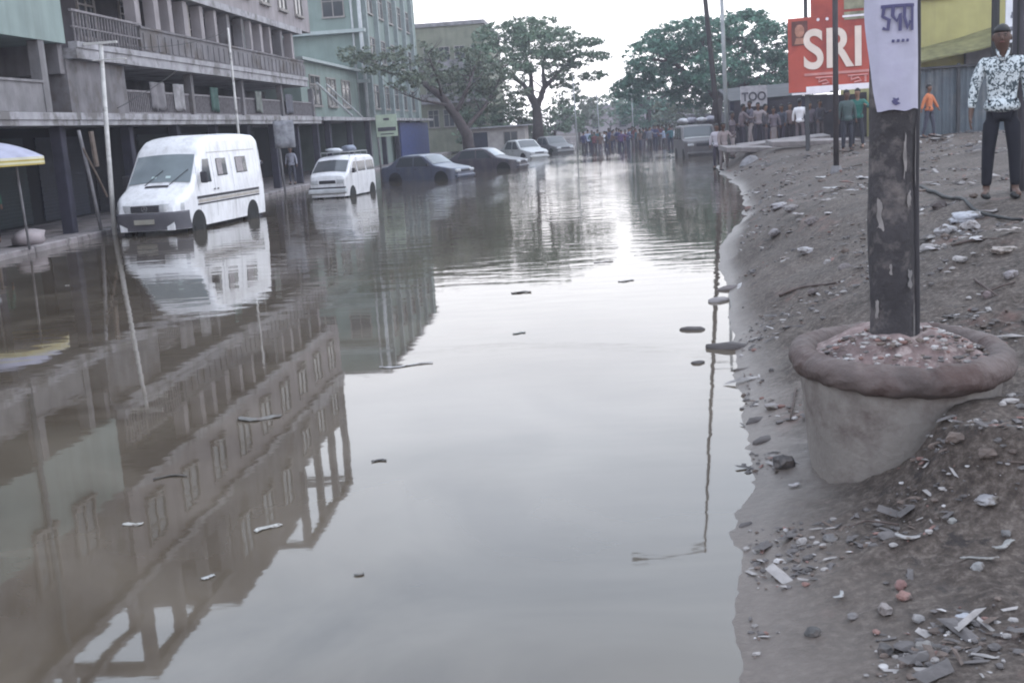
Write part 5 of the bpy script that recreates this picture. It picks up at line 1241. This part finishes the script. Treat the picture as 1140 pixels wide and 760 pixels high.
lump(842, 470, .09, .05, .03, (.07,.06,.06), 'black clod on wet mud left of the planter', .5, 7)
lump(850, 492, .10, .05, .03, (.08,.07,.07), 'black clod just below another left of the planter', .8, 8)
lump(830, 585, .05, .02, .015, (.08,.07,.07), 'small black clod at the near waterline', .7, 9)
for a in ((288, 466, .34, .10, (.20,.19,.18), 'grey scrap floating below the reflection of the building, left of centre', 0), (298, 588, .16, .05, (.52,.50,.47), 'pale curled scrap floating in the roof reflection', .9), (148, 584, .12, .04, (.50,.48,.45), 'pale scrap floating at the left in the reflection', .2),
          (422, 513, .10, .03, (.12,.11,.11), 'dark scrap floating right of the roof frame reflection', .1), (580, 326, .26, .10, (.10,.09,.09), 'dark scrap floating in mid water', .2), (578, 371, .14, .05, (.35,.36,.34), 'faint grey scrap floating below the dark one in mid water', .2), (697, 313, .22, .06, (.34,.33,.33), 'grey scrap floating nearer the bank', .2),
          (232, 643, .07, .03, (.52,.51,.5), 'tiny white scrap floating in the lowest roof reflection', .6), (190, 531, .22, .03, (.09,.08,.07), 'dark sliver floating in the building reflection', .2), (75, 318, .06, .05, (.6,.6,.6), 'tiny white speck floating at the left near the kerb', 0), (452, 407, .5, .04, (.55,.55,.54), 'long pale sliver floating at the end of the ledge reflection', .05), (672, 292, .3, .08, (.22,.21,.21), 'grey scrap floating beyond mid water', 0), (400, 640 , .05, .02, (.2,.19,.18), 'tiny brown leaf floating in open water', .4)):
    scrap(*a[:6], a[6], .02, 0.0, 'floating_scrap')

# crumpled bags
I4 = _ico(4)
for px, py, s_, c, lb in ((1075, 246, .15, (.30,.30,.33), 'crumpled grey plastic bag on top of the litter heap right of the pole'), (897, 282, .09, (.26,.24,.25), 'crumpled pale bag on the bank left of the pole'), (860, 455, .05, (.14,.12,.12), 'muddy bag in wet mud left of the planter'),
        (1100, 560, .05, (.22,.21,.22), 'muddy crumpled bag at the right below the planter'), (925, 600, .04, (.10,.09,.09), 'dark crumpled rag in front of the planter'), (1075, 690, .045, (.12,.11,.10), 'dark trodden bag near the bottom right corner'), (868, 232, .16, (.22,.2,.21), 'grey sack sunk in the rubbish heap at the water edge'), (1118, 280, .08, (.26,.22,.2), 'brown crumpled bag at the right edge behind the planter')):
    q = ong(px, py); b = MB(); vs = []
    for v0 in I4[0]:
        k = 1 + .35 * noise.noise(v0 * 1.6 + Vector((px, 0, 0))) + .22 * abs(noise.noise(v0 * 4 + Vector((px, 0, 0)))) + .08 * noise.noise(v0 * 9)
        vs.append((v0.x * s_ * k * 1.2, v0.y * s_ * k * .9, v0.z * s_ * k * .42))
    b.add(vs, I4[1])
    o = b.build('plastic_bag', mat('bag_%d' % px, c, .5, .3, 8, col2=(.08,.065,.055), c2f=(.48,.6), c2scale=9), smooth=True, loc=(q.x, q.y, gz(q.x, q.y) + s_ * .12)); o.rotation_euler = (0, 0, px); tag(o, lb, 'bag')
